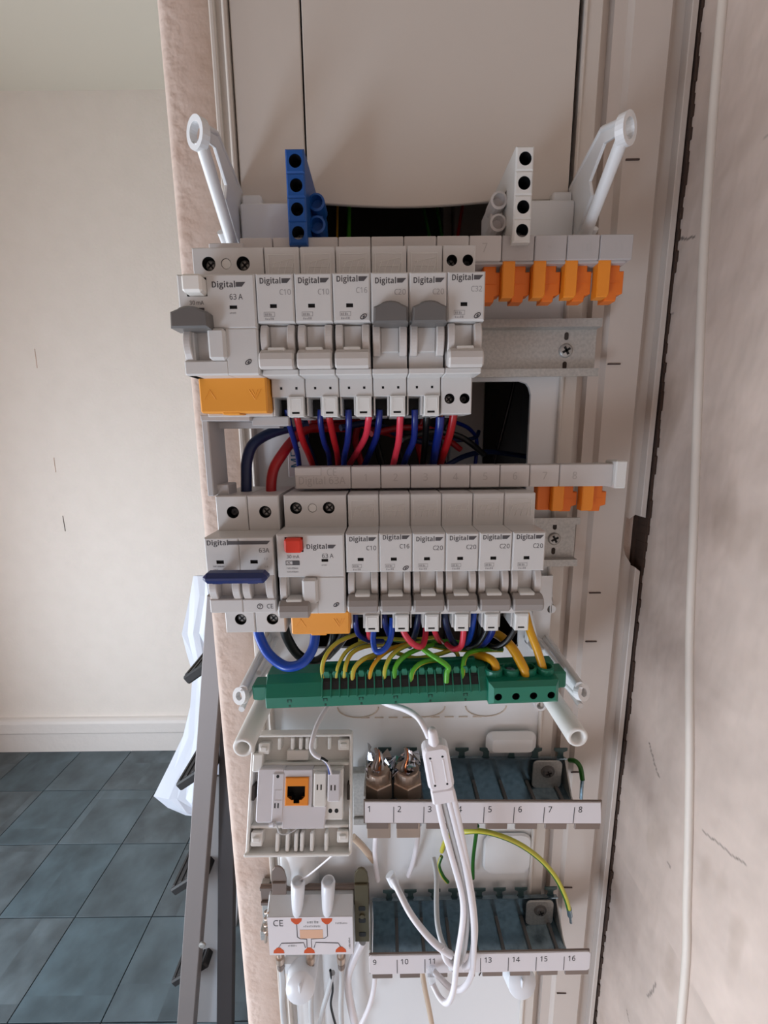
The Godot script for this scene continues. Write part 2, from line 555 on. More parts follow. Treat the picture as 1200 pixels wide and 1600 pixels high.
func setting() -> void:
	var st := mb()
	# floor slab and its tiles
	cbox(st, Vector3(-1900, -1560, -1460), Vector3(330, -1453, 1500), 0.0)
	var fl := struct("floor", st, M.joint)
	var tm := mb()
	cbox(tm, Vector3(-117.6, -3, -116.6), Vector3(117.6, 1, 116.6), 0.4)
	tm.generate_normals()
	var tile_mesh := tm.commit()
	for i in 8:
		for j in 6:
			var o := MeshInstance3D.new()
			o.mesh = tile_mesh; o.material_override = M["tile%d" % ((i * 5 + j * 7) % 3)]
			o.name = "tile" if i + j == 0 else "tile_%03d" % (i * 6 + j)
			fl.add_child(o, true)
			o.position = mm(Vector3(-2157 + 119 + 238 * i, -1451 + EYE, -1457 + 118 + 236 * j)) - fl.position + Vector3(0, 0, 0)
			o.position.y = mm(Vector3(0, -1451, 0)).y
	for r in [[Vector3(-1900, -1454, -41), Vector3(330, -1450, 1500)], [Vector3(-253, -1454, -1457), Vector3(330, -1450, -41)]]:
		var s := mb()
		cbox(s, r[0], r[1], 0.0)
		obj("floor_covering", s, M.tile0, fl)
	st = mb(); cbox(st, Vector3(-2400, -1560, -1580), Vector3(430, 1300, -1457), 0.0)
	var back := struct("wall_back", st, M.far_paint)
	for q in [[Vector3(-1374.0, -72.1, -1456.0), Vector3(-1375.2, -133.4, -1456.0)], [Vector3(-1373.2, -319.2, -1456.0), Vector3(-1372.1, -386.5, -1456.0)], [Vector3(-1385.2, 358.3, -1456.0), Vector3(-1386.6, 285.2, -1456.0)]]:
		st = mb(); tube(st, [q[0], q[1]], 1.2, 5); obj("paint_crack", st, M.pencil if q[0].y < -250 else M.room_paint, back)
	st = mb()
	prism(st, "x", [Vector2(-1457, -1350), Vector2(-1434, -1350), Vector2(-1430, -1342), Vector2(-1430, -1296), Vector2(-1434, -1284), Vector2(-1444, -1278), Vector2(-1457, -1276)], -1900, 330, 0.0)
	prism(st, "x", [Vector2(-1457, -1451), Vector2(-1443, -1451), Vector2(-1443, -1349), Vector2(-1457, -1349)], -1900, 330, 0.0)
	struct("baseboard_back", st, M.baseboard_paint)
	st = mb()
	st = mb(); cbox(st, Vector3(-2400, 1240, -1580), Vector3(430, 1340, 1600), 0.0); struct("ceiling", st, M.ceiling_paint)
	st = mb(); cbox(st, Vector3(190, -1560, -1460), Vector3(330, 1300, 2400), 0.0); struct("wall_right", st, M.stained_wall)
	st = mb(); cbox(st, Vector3(-2000, -1560, 1500), Vector3(430, 1300, 1600), 0.0); struct("wall_rear", st, M.room_paint)
	st = mb()
	var z0 := -500.0; var z1 := 460.0; var y0 := -1300.0; var y1 := -60.0
	var a0 := 580.0; var a1 := 1220.0; var b0 := -1340.0; var b1 := -660.0
	for b in [[-1460, z0, -1560, 1300], [z1, 1600, -1560, 1300], [z0, z1, y1, 1300], [z0, z1, -1560, y0]]:
		cbox(st, Vector3(-2000, b[2], b[0]), Vector3(-1900, b[3], b[1]), 0.0)
	for b in [[500, a0, -1560, 1300], [a1, 1600, -1560, 1300], [a0, a1, b1, 1300], [a0, a1, -1560, b0]]:  # made-up wall jog, added to carry the low fill window
		cbox(st, Vector3(-1000, b[2], b[0]), Vector3(-900, b[3], b[1]), 0.0)
	cbox(st, Vector3(-1990, -1560, 480), Vector3(-900, 1300, 520), 0.0)
	struct("wall_left", st, M.room_paint)
	st = mb()
	for b in [[z0, z0 + 40, y0, y1], [z1 - 40, z1, y0, y1], [z0, z1, y0, y0 + 40], [z0, z1, y1 - 40, y1], [-40, 0, y0, y1]]:
		cbox(st, Vector3(-1990, b[2], b[0]), Vector3(-1950, b[3], b[1]), 4.0)
	var win := struct("window_1", st, M.frame_white)
	st = mb(); cbox(st, Vector3(-1974, y0 + 35, z0 + 35), Vector3(-1970, y1 - 35, z1 - 35), 0.0); obj("window_pane", st, M.pane, win)
	st = mb()
	for b in [[a0, a0 + 40, b0, b1], [a1 - 40, a1, b0, b1], [a0, a1, b0, b0 + 40], [a0, a1, b1 - 40, b1]]:
		cbox(st, Vector3(-990, b[2], b[0]), Vector3(-950, b[3], b[1]), 4.0)
	win = struct("added_window_2", st, M.frame_white)  # unseen window, added only to go with the low fill light
	st = mb(); cbox(st, Vector3(-974, b0 + 35, a0 + 35), Vector3(-970, b1 - 35, a1 - 35), 0.0); obj("window_pane", st, M.pane, win)

	# the plastered wall end that carries the board, hollow behind it
	st = mb()
	var edge := []
	for k in 7:
		edge.append(Vector2(-132 + 7 - 7 * sin(PI * 0.5 * k / 6.0), -7 + 7 * cos(PI * 0.5 * k / 6.0)))
	var jamb := edge.duplicate()
	jamb.append_array([Vector2(-132, -180), Vector2(-96, -180), Vector2(-96, 0)])
	prism(st, "y", jamb, -1460, 1245, 0.0, true)
	cbox(st, Vector3(-97, -1460, -180), Vector3(191, 1245, -112), 0.0)
	cbox(st, Vector3(133, -1460, -113), Vector3(187, 1245, -12), 0.0)
	cbox(st, Vector3(-97, -1460, -111), Vector3(132, -600, -3), 0.0)
	cbox(st, Vector3(-97, 330, -111), Vector3(132, 1245, -3), 0.0)
	var pier := struct("wall_front", st, M.plaster)
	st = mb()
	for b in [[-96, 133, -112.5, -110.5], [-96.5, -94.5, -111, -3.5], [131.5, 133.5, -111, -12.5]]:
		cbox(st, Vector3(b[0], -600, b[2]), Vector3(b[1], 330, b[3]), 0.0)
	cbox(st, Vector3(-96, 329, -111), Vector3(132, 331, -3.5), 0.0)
	obj("cavity_shade", st, M.cavity, pier)  # dark sheets added to paint the inside of the hollow as shaded
	# dark uneven strip painting in the shade of the gap at the right wall
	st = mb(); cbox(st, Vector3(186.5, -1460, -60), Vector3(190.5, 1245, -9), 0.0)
	var gap_rng := RandomNumberGenerator.new(); gap_rng.seed = 17
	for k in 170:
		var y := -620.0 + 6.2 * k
		cbox(st, Vector3(188.4, y - 3.3, -10), Vector3(190.3, y + 3.3, gap_rng.randf_range(0.8, 3.0) + 0.8 * sin(k * 0.21)), 0.3)
	struct("shade_strip_1", st, M.gap_shade)
	# stepped moulding to the right of the board
	st = mb()
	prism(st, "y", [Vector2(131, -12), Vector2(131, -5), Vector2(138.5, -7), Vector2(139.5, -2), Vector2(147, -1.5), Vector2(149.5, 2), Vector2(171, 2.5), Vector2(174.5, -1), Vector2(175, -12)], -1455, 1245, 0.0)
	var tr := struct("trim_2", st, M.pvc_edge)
	for p in [Vector3(155.4, 166.4, 2.0), Vector3(154.6, 46.1, 2.0), Vector3(154.7, -114.8, 2.0), Vector3(154.9, -153.4, 2.0), Vector3(151.9, -266.2, 2.0), Vector3(152.4, -378.5, 2.0), Vector3(155.1, -494.0, 2.0)]:
		st = mb(); cbox(st, Vector3(p.x - 4.2, p.y - 0.45, 2.0), Vector3(p.x + 4.2, p.y + 0.45, 2.75), 0.0)
		var o := obj("pencil_mark", st, M.pencil, tr)
		o.position = Vector3.ZERO
	st = mb()
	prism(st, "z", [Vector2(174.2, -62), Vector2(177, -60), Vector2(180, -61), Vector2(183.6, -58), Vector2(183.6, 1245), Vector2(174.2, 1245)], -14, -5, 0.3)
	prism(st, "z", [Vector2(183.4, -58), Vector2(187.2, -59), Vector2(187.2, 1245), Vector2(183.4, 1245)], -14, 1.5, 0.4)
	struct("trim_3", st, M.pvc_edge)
	st = mb()
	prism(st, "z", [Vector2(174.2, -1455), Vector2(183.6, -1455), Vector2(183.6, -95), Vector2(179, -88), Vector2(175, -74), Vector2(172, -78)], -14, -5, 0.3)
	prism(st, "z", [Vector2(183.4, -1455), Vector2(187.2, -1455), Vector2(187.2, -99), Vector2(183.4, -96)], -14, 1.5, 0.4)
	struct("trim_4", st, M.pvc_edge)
	st = mb()
	tube(st, spline([Vector3(189, 700, 0), Vector3(189, 420, 12), Vector3(189.0, 233.8, 18.7), Vector3(189.0, 170.8, 21.6), Vector3(189.0, 102.2, 26.8), Vector3(189.0, 29.0, 35.0), Vector3(189.0, -47.1, 44.1), Vector3(189.0, -126.1, 53.5), Vector3(189.0, -205.1, 66.7), Vector3(189.0, -287.3, 78.2), Vector3(189.0, -371.5, 87.0), Vector3(189, -700, 100), Vector3(189, -1440, 100)]), 2.6, 10)
	tag(obj("wall_cable", st, M.wall_cable), "long white painted cable running up the stained right hand wall", "cable")

func ring_of(st: SurfaceTool, c: Vector3, axis: Vector3, r0: float, r1: float, t: float) -> void:
	lathe(st, c, axis, [Vector2(r0, -t), Vector2(r1, -t), Vector2(r1, t), Vector2(r0, t), Vector2(r0, -t)], 22)

func enclosure() -> void:
	var t := thing("enclosure_base", Vector3(16, -60, 0), "white plastic backplate frame with hinge arms and hollow posts carrying both breaker rows", "enclosure")
	var o := Vector3(16, -60, 0)
	var st := mb()
	# backplate with its two openings, as sheets around them
	for r in [[-88, 121, -600, -158], [-88, -52, -158, 143], [101, 121, -158, 143], [-52, -40, 30, 143], [74, 101, 36, 143], [-40, 74, 36, 104]]:
		cbox(st, Vector3(r[0], r[2], -3) - o, Vector3(r[1], r[3], 0) - o, 0.0)
	for c in [[98.0, 33.0, 1, 1]]:
		prism(st, "z", [Vector2(101, 36) - Vector2(16, -60), Vector2(93, 36) - Vector2(16, -60), Vector2(97.5, 34.5) - Vector2(16, -60), Vector2(99.5, 32) - Vector2(16, -60), Vector2(101, 27) - Vector2(16, -60)], -3, 0, 0.0)
	obj("backplate", st, M.frame_white, t)
	st = mb()
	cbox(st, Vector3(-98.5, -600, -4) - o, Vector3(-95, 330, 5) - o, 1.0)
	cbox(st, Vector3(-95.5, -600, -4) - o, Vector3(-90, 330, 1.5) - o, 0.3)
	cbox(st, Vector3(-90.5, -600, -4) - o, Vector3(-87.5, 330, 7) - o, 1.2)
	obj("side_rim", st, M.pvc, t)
	st = mb()
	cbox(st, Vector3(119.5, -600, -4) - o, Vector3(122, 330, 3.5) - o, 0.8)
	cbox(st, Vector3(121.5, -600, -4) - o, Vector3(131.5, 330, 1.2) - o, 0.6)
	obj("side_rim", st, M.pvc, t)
	# block behind each terminal block
	for q in [[-85, -51], [80, 117]]:
		st = mb()
		cbox(st, Vector3(q[0], 100, 0) - o, Vector3(q[1], 139, 14) - o, 1.0)
		cbox(st, Vector3(q[0] if q[0] < 0 else q[1] - 12.0, 139, 0) - o, Vector3(q[0] + 12.0 if q[0] < 0 else q[1], 146, 9) - o, 1.0)
		obj("terminal_support", st, M.frame_white, t)
	for sx in [-1.0, 1.0]:
		var X := -87.0 if sx < 0 else 118.0
		# upper hinge arm: a webbed lever rising out of the frame, ending in an eye
		var a := mb()
		prism(a, "x", [Vector2(0, 104) - Vector2(0, -60), Vector2(10, 112) - Vector2(0, -60), Vector2(34, 131) - Vector2(0, -60), Vector2(30, 140) - Vector2(0, -60), Vector2(44, 150) - Vector2(0, -60), Vector2(56, 146) - Vector2(0, -60), Vector2(60, 150) - Vector2(0, -60), Vector2(40, 159) - Vector2(0, -60), Vector2(0, 149) - Vector2(0, -60)], X - 0.9 - o.x, X + 0.9 - o.x, 0.3)
		for e in [[Vector3(X, 100, 12), Vector3(X, 142, 62), 3.3], [Vector3(X, 149, 1), Vector3(X, 159, 40), 1.7], [Vector3(X, 159, 40), Vector3(X, 150, 60), 1.7], [Vector3(X + sx * 2.5, 112, 20), Vector3(X + sx * 2.5, 136, 50), 1.2]]:
			tube(a, [e[0] - o, e[1] - o], e[2], 8)
		obj("hinge_arm", a, M.frame_white, t)
		a = mb()
		ring_of(a, Vector3(X + sx * 1.0, 145.0, 62) - o, Vector3(0.75 * sx, -0.1, 1), 4.4, 7.0, 2.0)
		obj("arm_eye", a, M.frame_white, t)
		a = mb()
		cbox(a, Vector3(X - 2.5, 96, 0) - o, Vector3(X + 2.5, 112, 26) - o, 0.8)
		tube(a, [Vector3(X + sx * 5.0, 105, 8) - o, Vector3(X + sx * 6.0, 118, 26) - o], 2.4, 8)
		cbox(a, Vector3(X - 2.0 + sx * 4.0, 101, 4) - o, Vector3(X + 4.0 + sx * 4.0, 103, 20) - o, 0.5)
		obj("arm_root", a, M.frame_white, t)
		# lower arm that holds the end of the earth bar
		X = -88.0 if sx < 0 else 119.5
		a = mb()
		prism(a, "x", [Vector2(0, -172) + Vector2(0, 60), Vector2(30, -166) + Vector2(0, 60), Vector2(60, -160) + Vector2(0, 60), Vector2(62, -152) + Vector2(0, 60), Vector2(34, -148) + Vector2(0, 60), Vector2(0, -145) + Vector2(0, 60)], X - 1.2 - o.x, X + 1.2 - o.x, 0.4)
		for e in [[Vector3(X, -149, 0), Vector3(X, -152.5, 60), 3.0], [Vector3(X, -168, 10), Vector3(X, -160, 60), 2.3], [Vector3(X - sx * 6.0, -150, 0), Vector3(X - sx * 5.0, -151, 44), 1.8], [Vector3(X + sx * 3.5, -166, 24), Vector3(X + sx * 3.5, -169, 56), 2.0]]:
			tube(a, [e[0] - o, e[1] - o], e[2], 8)
		obj("bar_arm", a, M.frame_white, t)
		a = mb()
		ring_of(a, Vector3(X + sx * 1.5, -156.5, 60) - o, Vector3(0.5 * sx, 0.35, 1), 2.6, 5.2, 1.8)
		obj("arm_eye", a, M.frame_white, t)
		# hollow fixing post
		a = mb()
		var px := -85.0 if sx < 0 else 113.0
		var py := -182.0 if sx < 0 else -177.5
		lathe(a, Vector3(px, py, 0) - o, Vector3(0, 0.02, 1), [Vector2(6.8, 0), Vector2(6.2, 74.5), Vector2(5.7, 75.5), Vector2(4.2, 75.5), Vector2(3.7, 74.5), Vector2(3.0, 60), Vector2(0, 60)], 24, true)
		obj("fixing_post", a, M.cream, t)
	# plate tabs and screw wells beside the lower row
	st = mb()
	var well := mb()
	hole_cell(st, rect(109.0 - o.x, 121.0 - o.x, -150.0 - o.y, -100.0 - o.y), 6.0, circle(Vector2(Vector3(122.1, -125.7, 6.0).x, Vector3(122.1, -125.7, 6.0).y) - Vector2(o.x, o.y), 3.2, 18), 5.8, well)
	cbox(st, Vector3(109, -150, 0) - o, Vector3(121, -100, 1) - o, 0.0)
	cbox(st, Vector3(108.4, -150, 0) - o, Vector3(109.2, -100, 6.1) - o, 0.0)
	cbox(st, Vector3(120.8, -150, 0) - o, Vector3(121.6, -100, 6.1) - o, 0.0)
	cbox(st, Vector3(104, -152, 0) - o, Vector3(124, -149.5, 20) - o, 0.6)
	prism(st, "z", [Vector2(104, -152) + Vector2(-16, 60), Vector2(104, -118) + Vector2(-16, 60), Vector2(112, -146) + Vector2(-16, 60), Vector2(121, -152) + Vector2(-16, 60)], 4, 10, 0.6)
	obj("screw_well", st, M.frame_white, t)
	obj("well_bore", well, M.hole_shade, t)
	for c in [Vector2(119, -205)]:
		st = mb()
		lathe(st, Vector3(c.x, c.y, 0) - o, Vector3.BACK, [Vector2(4.6, 0), Vector2(4.6, 5), Vector2(3.0, 5), Vector2(3.0, 0.5), Vector2(0, 0.5)], 20)
		obj("screw_well", st, M.frame_white, t)
	# knock-out outlines moulded in the lower backplate
	st = mb()
	for k in 3:
		var cx: float = [-22.0, 30.0, 78.0][k]
		var arc := []
		for i in 13:
			arc.append(Vector3(cx + 16.0 * cos(PI + PI * i / 12.0), -208 + 9.0 * sin(PI + PI * i / 12.0), 0.2) - o)
		tube(st, arc, 0.55, 6)
	for k in 9:
		cbox(st, Vector3(-20 + k * 11.0, -217.6, 0) - o, Vector3(-13 + k * 11.0, -216.7, 0.5) - o, 0.0)
	obj("knockout_outline", st, M.pvc_shade, t)

	# two covers of the trunking above the board
	st = mb()
	var c0 := []
	for k in 13:
		var x := -44.8 + 161.0 * k / 12.0
		c0.append(Vector2(x, 143.6 - 3.0 * sin(PI * clampf((x + 44.8) / 120.0, 0, 1))))
	c0.append_array([Vector2(116.2, 1240), Vector2(-44.8, 1240)])
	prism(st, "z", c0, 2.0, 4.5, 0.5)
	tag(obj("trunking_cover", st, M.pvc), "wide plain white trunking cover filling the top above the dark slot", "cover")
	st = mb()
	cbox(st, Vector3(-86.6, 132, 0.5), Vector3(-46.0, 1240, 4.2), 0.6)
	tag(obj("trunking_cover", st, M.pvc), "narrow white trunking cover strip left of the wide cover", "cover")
	# what shows inside the hollow wall
	st = mb()
	cbox(st, Vector3(60, -400, -109), Vector3(90, 330, -85), 1.0)
	cbox(st, Vector3(52, -400, -109), Vector3(60, 330, -95), 1.0)
	var stud := tag(obj("wall_stud", st, M.stud), "grey metal wall stud with slots deep inside the opening between the rows", "stud")
	for h in [Vector3(98.0, 37.7, -84.0), Vector3(98.8, 18.0, -84.0)]:
		st = mb(); prism(st, "z", round_rect(h.x - (4.5 if h.y > 20 else 2.0), h.x + (4.5 if h.y > 20 else 2.0), h.y - 2.6, h.y + 2.6, 1.8), -85.2, -84.6, 0.0)
		obj("stud_slot", st, M.hole_shade, stud).position = Vector3.ZERO
	# grey corner bracket left between the two rows
	var br := thing("corner_bracket", Vector3(-97, -10, 50), "grey plastic open bracket standing between the orange cap and the double pole breaker", "bracket")
	o = Vector3(-97, -10, 50)
	st = mb()
	cbox(st, Vector3(-99, -32, 38) - o, Vector3(-95.4, 12.4, 61) - o, 0.5)
	obj("upright", st, M.grey_plastic, br)
	st = mb()
	cbox(st, Vector3(-99, 9.2, 40) - o, Vector3(-72, 12.6, 62) - o, 0.5)
	cbox(st, Vector3(-72.5, 6.5, 38) - o, Vector3(-52, 11.6, 58) - o, 0.5)
	cbox(st, Vector3(-98, 5.6, 36) - o, Vector3(-60, 9.4, 46) - o, 0.4)
	obj("top_bar", st, M.grey_plastic, br)
	st = mb(); cbox(st, Vector3(-96, -33, 42) - o, Vector3(-89, -26, 56) - o, 0.5); obj("foot", st, M.grey_plastic, br)

func rail_shape(st: SurfaceTool, x0: float, x1: float) -> void:
	# top-hat rail, local y 0 at the middle, front of the lips at z 0
	prism(st, "x", [Vector2(0, 17.5), Vector2(0, 12.6), Vector2(-6.4, 12.4), Vector2(-6.4, -12.4), Vector2(0, -12.6), Vector2(0, -17.5), Vector2(-1.1, -17.5), Vector2(-1.1, -13.4), Vector2(-7.5, -13.4), Vector2(-7.5, 13.4), Vector2(-1.1, 13.4), Vector2(-1.1, 17.5)], x0, x1, 0.2)

func cross_screw(parent: Node3D, at: Vector3, r: float, m: Material, called := "screw") -> void:
	var st := mb()
	lathe(st, at, Vector3.BACK, [Vector2(r, -1.0), Vector2(r, 0.5), Vector2(r * 0.8, 1.1), Vector2(0, 1.3)], 18, true)
	var s := obj(called, st, m, parent)
	st = mb()
	for a in [0.5, 0.5 + PI * 0.5]:
		var d := Vector2.from_angle(a) * r * 0.62
		var n := d.orthogonal().normalized() * r * 0.17
		prism(st, "z", [Vector2(at.x, at.y) - d - n, Vector2(at.x, at.y) + d - n, Vector2(at.x, at.y) + d + n, Vector2(at.x, at.y) - d + n], at.z + 0.6, at.z + 1.4, 0.0)
	if parent.get_parent() == self:
		obj("cross_slot", st, M.hole_shade, s)
	else:
		obj("cross_slot", st, M.hole_shade, parent)

func rails_and_combs() -> void:
	for k in 2:
		var y: float = [54.5, -74.0][k]
		var z: float = [14.0, 11.0][k]
		var x1: float = [139.0, 136.0][k]
		var at := Vector3(20, y, z)
		var t := thing("mounting_rail", at, ["zinc steel mounting rail behind the upper breaker row, bare at its right end", "zinc steel mounting rail behind the lower breaker row, showing a short bare end"][k], "rail", "")
		var st := mb()
		rail_shape(st, -86.0 - at.x, x1 - at.x)
		obj("rail_channel", st, M.zinc, t)
		var sc: Vector3 = [Vector3(119.4, 53.8, 8.0), Vector3(121.1, -72.9, 5.0)][k] - at
		cross_screw(t, Vector3(sc.x, sc.y, -6.0), 4.4, M.zinc)
		for d in [-9.0, 9.0]:
			st = mb(); prism(st, "z", round_rect(sc.x - 1.3, sc.x + 1.3, sc.y + d - 2.4, sc.y + d + 2.4, 1.2, 3), -6.5, -6.1, 0.0)
			obj("rail_slot", st, M.cavity, t)
		st = mb()
		cbox(st, Vector3(sc.x - 12, -11, -z + 0.1), Vector3(sc.x + 12, 11, -7.4), 0.5)
		obj("spacer", st, M.frame_white, t)
	# combs
	for k in 2:
		var y0: float = [93.6, -30.4][k]
		var y1: float = [106.2, -17.2][k]
		var at := Vector3(40, y0, 46)
		var t := thing("busbar_comb", at, ["light grey numbered busbar comb plugged in behind the upper breaker row", "light grey numbered busbar comb plugged in behind the lower breaker row"][k], "busbar")
		var xs := []
		var start: float = [-76.6, -19.6][k]
		for i in 13:
			var x := start + 17.72 * i
			if x > 122: break
			xs.append(x)
		if k == 1: xs.push_front(-53.0)
		for i in xs.size():
			var xe: float = xs[i + 1] if i + 1 < xs.size() else 136.5
			var st := mb()
			cbox(st, Vector3(xs[i] + 0.35, y0, 34) - at, Vector3(xe - 0.05, y1, 46) - at, 0.45)
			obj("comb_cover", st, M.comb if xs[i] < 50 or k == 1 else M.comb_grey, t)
		if k == 1:
			var st := mb(); cbox(st, Vector3(136.2, -31.5, 36) - at, Vector3(143, -15.2, 49) - at, 0.7)
			obj("end_cap", st, M.module_light, t)
			txt(t, "Digital 63A", 4.2, Vector3(-51, -25.5, 46.02) - at, M.emboss)
			txt(t, "CE", 4.2, Vector3(-34, -20.6, 46.02) - at, M.emboss)
			st = mb(); cbox(st, Vector3(-52.6, -22.5, 45.5) - at, Vector3(-37, -17.6, 46.5) - at, 0.3); obj("raised_tab", st, M.comb, t)
			for i in range(1, xs.size()):
				txt(t, str([1, 2, 3, 4, 5, 6, 7, 8, 9][mini(i - 1, 8)]), 4.2, Vector3(xs[i] + 7.5, -24.0, 46.02) - at, M.emboss)
		else:
			var st := mb(); cbox(st, Vector3(-93, 97, 34) - at, Vector3(-74, 103.5, 47) - at, 0.6); obj("end_cap", st, M.comb, t)
			for i in range(7, xs.size()):
				txt(t, str(i), 4.2, Vector3(xs[i] + 7.0, 100.0, 46.02) - at, M.emboss)
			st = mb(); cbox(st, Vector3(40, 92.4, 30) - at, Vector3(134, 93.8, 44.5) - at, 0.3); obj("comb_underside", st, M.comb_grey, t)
		# orange prongs that no breaker covers
		var fx: Array = [[Vector3(56.9, 83.8, 44.0).x, Vector3(66.4, 83.7, 44.0).x, Vector3(83.4, 83.5, 44.0).x, Vector3(100.8, 83.4, 44.0).x, Vector3(118.9, 83.2, 44.0).x], [Vector3(101.7, -40.3, 44.0).x, Vector3(119.6, -40.5, 44.0).x]][k]
		var yb: float = [75.0, -45.5][k]
		for i in fx.size():
			var x: float = fx[i]
			var st := mb()
			if not (k == 0 and i == 0):
				prism(st, "z", [Vector2(x, y0 + 1) - Vector2(at.x, at.y), Vector2(x + 7.0, y0 + 1) - Vector2(at.x, at.y), Vector2(x + 7.0, yb + 1.5) - Vector2(at.x, at.y), Vector2(x + 6.0, yb) - Vector2(at.x, at.y), Vector2(x, yb) - Vector2(at.x, at.y)], -8, -1, 0.5)
				obj("prong", st, M.orange, t)
			st = mb()
			var w := 9.6
			var xr := x + 7.0 if not (k == 0 and i == 0) else x
			prism(st, "z", [Vector2(xr, y0 + 1) - Vector2(at.x, at.y), Vector2(xr + w - 2.5, y0 + 1) - Vector2(at.x, at.y), Vector2(xr + w - 2.5, y0 - 4) - Vector2(at.x, at.y), Vector2(xr + w, y0 - 4) - Vector2(at.x, at.y), Vector2(xr + w, yb + 3) - Vector2(at.x, at.y), Vector2(xr + 6.5, yb + 2) - Vector2(at.x, at.y), Vector2(xr + 6.0, yb - 1) - Vector2(at.x, at.y), Vector2(xr - 0.5, yb - 1) - Vector2(at.x, at.y)], -13, -5, 0.5)
			cbox(st, Vector3(xr + 0.5, (y0 + yb) * 0.5 - 1.0, 41 - 5.2) - Vector3(at.x, at.y, 41), Vector3(xr + 7, (y0 + yb) * 0.5 - 0.4, 41 - 4.7) - Vector3(at.x, at.y, 41), 0.0)
			obj("prong", st, M.orange_deep, t)
		if k == 1:
			var st := mb()
			cbox(st, Vector3(Vector3(93.9, -40.8, 40.0).x, yb, 34) - at, Vector3(fx[0], y0 + 1, 41) - at, 0.5)
			obj("prong", st, M.orange_deep, t)

# ---------- breakers: local x 0 at the left edge, y 0 at the rail's middle, z 0 at the rail's front ----------
func flag(t: Node3D, x: float, y: float, z: float, w: float, m: Material) -> void:
	var st := mb()
	prism(st, "z", [Vector2(x, y - 0.95), Vector2(x + w - 1.7, y - 0.95), Vector2(x + w, y + 0.95), Vector2(x, y + 0.95)], z - 0.1, z + 0.12, 0.0)
	obj("printed_flag", st, m, t)

func fine_print(t: Node3D, x: float, y: float, z: float, w: float) -> void:
	scribble(t, 4, 1.15, Vector3(x + 0.3, y, z), M.print_faint)
	scribble(t, 5, 1.05, Vector3(x + 0.3, y - 1.9, z), M.print_faint)
	var st := mb()
	for b in [[x - 0.25, x + w + 0.25, y + 0.85, y + 1.0], [x - 0.25, x + w + 0.25, y - 0.95, y - 0.8], [x - 0.25, x - 0.1, y - 0.9, y + 0.95], [x + w + 0.1, x + w + 0.25, y - 0.9, y + 0.95]]:
		cbox(st, Vector3(b[0], b[2], z - 0.1), Vector3(b[1], b[3], z + 0.08), 0.0)
	obj("print_border", st, M.print_faint, t)

func oval_mark(t: Node3D, x: float, y: float, z: float) -> void:
	var st := mb()
	var p := []
	for i in 17:
		var a := TAU * i / 16.0
		p.append(Vector3(x + 1.45 * cos(a) * 0.97 + 0.25 * sin(a), y + 1.05 * sin(a) + 0.4 * cos(a), z))
	tube(st, p, 0.24, 6)
	tube(st, [Vector3(x - 0.3, y - 0.5, z), Vector3(x + 0.45, y + 0.35, z)], 0.4, 6)
	obj("printed_oval", st, M.print, t)

func terminal_hole(t: Node3D, x: float, y: float, z: float, r: float, shiny := true) -> void:
	# screw head sunk in its well
	var st := mb()
	lathe(st, Vector3(x + 0.2, y - 0.1, z), Vector3.BACK, [Vector2(r * 0.86, -1.5), Vector2(r * 0.86, 0.0), Vector2(r * 0.6, 0.5), Vector2(0, 0.6)], 14)
	var s := obj("terminal_screw", st, M.screw if shiny else M.black_wire, t)
	st = mb()
	for a in [0.7, 0.7 + PI * 0.5]:
		var d := Vector2.from_angle(a) * r * 0.6
		var n := d.orthogonal().normalized() * r * 0.14
		var c := Vector2(x + 0.2, y - 0.1)
		prism(st, "z", [c - d - n, c + d - n, c + d + n, c - d + n], z + 0.3, z + 0.68, 0.0)
	obj("screw_slot", st, M.black, s)

func circuit_emboss(t: Node3D, x: float, w: float, z: float) -> void:
	var st := mb()
	for b in [[x + 1.8, x + w - 2.2, 37.2, 37.6], [x + 1.8, x + 2.2, 26.5, 37.4], [x + w - 2.6, x + w - 2.2, 28, 37.4], [x + 3.4, x + w - 3.0, 31.5, 31.8]]:
		cbox(st, Vector3(b[0], b[2], z - 0.1), Vector3(b[1], b[3], z + 0.22), 0.08)
	for k in 4:
		tube(st, [Vector3(x + 3.2 + k * 3.2, 28.0, z), Vector3(x + 4.0 + k * 3.2, 31.0, z), Vector3(x + 5.3 + k * 3.2, 34.2, z)], 0.24, 5)
	tube(st, [Vector3(x + 4.0, 33.6, z), Vector3(x + w - 3.5, 35.4, z)], 0.2, 5)
	obj("embossed_diagram", st, M.module_light, t)

func ears(st: SurfaceTool, x0: float, x1: float, y0: float, y1: float, zb: float) -> void:
	var pr := []
	var n := 10
	pr.append(Vector2(zb - 3.0, y1))
	for i in n + 1:
		var f := float(i) / n
		pr.append(Vector2(zb + 4.4 * pow(sin(PI * (0.12 + 0.80 * f)), 0.7), lerpf(y1, y0, f)))
	pr.append(Vector2(zb - 3.0, y0))
	prism(st, "x", pr, x0, x1, 0.45)

func lever_down(t: Node3D, x0: float, x1: float, ytop: float, zb: float, m: Material) -> void:
	var st := mb()
	prism(st, "x", [Vector2(zb - 2.0, ytop - 1.0), Vector2(zb + 6.2, ytop - 0.6), Vector2(zb + 9.2, ytop - 2.6), Vector2(zb + 10.2, ytop - 5.5), Vector2(zb + 9.8, ytop - 8.6), Vector2(zb + 8.2, ytop - 9.8), Vector2(zb + 5.5, ytop - 9.4), Vector2(zb - 2.0, ytop - 8.0)], x0, x1, 0.8)
	obj("lever", st, m, t)
	st = mb()
	cbox(st, Vector3(x0 + 4.0, ytop - 1.6, zb), Vector3(x1 - 4.4, ytop + 0.4, zb + 7.4), 0.5)
	obj("lever_lip", st, M.module_light, t)

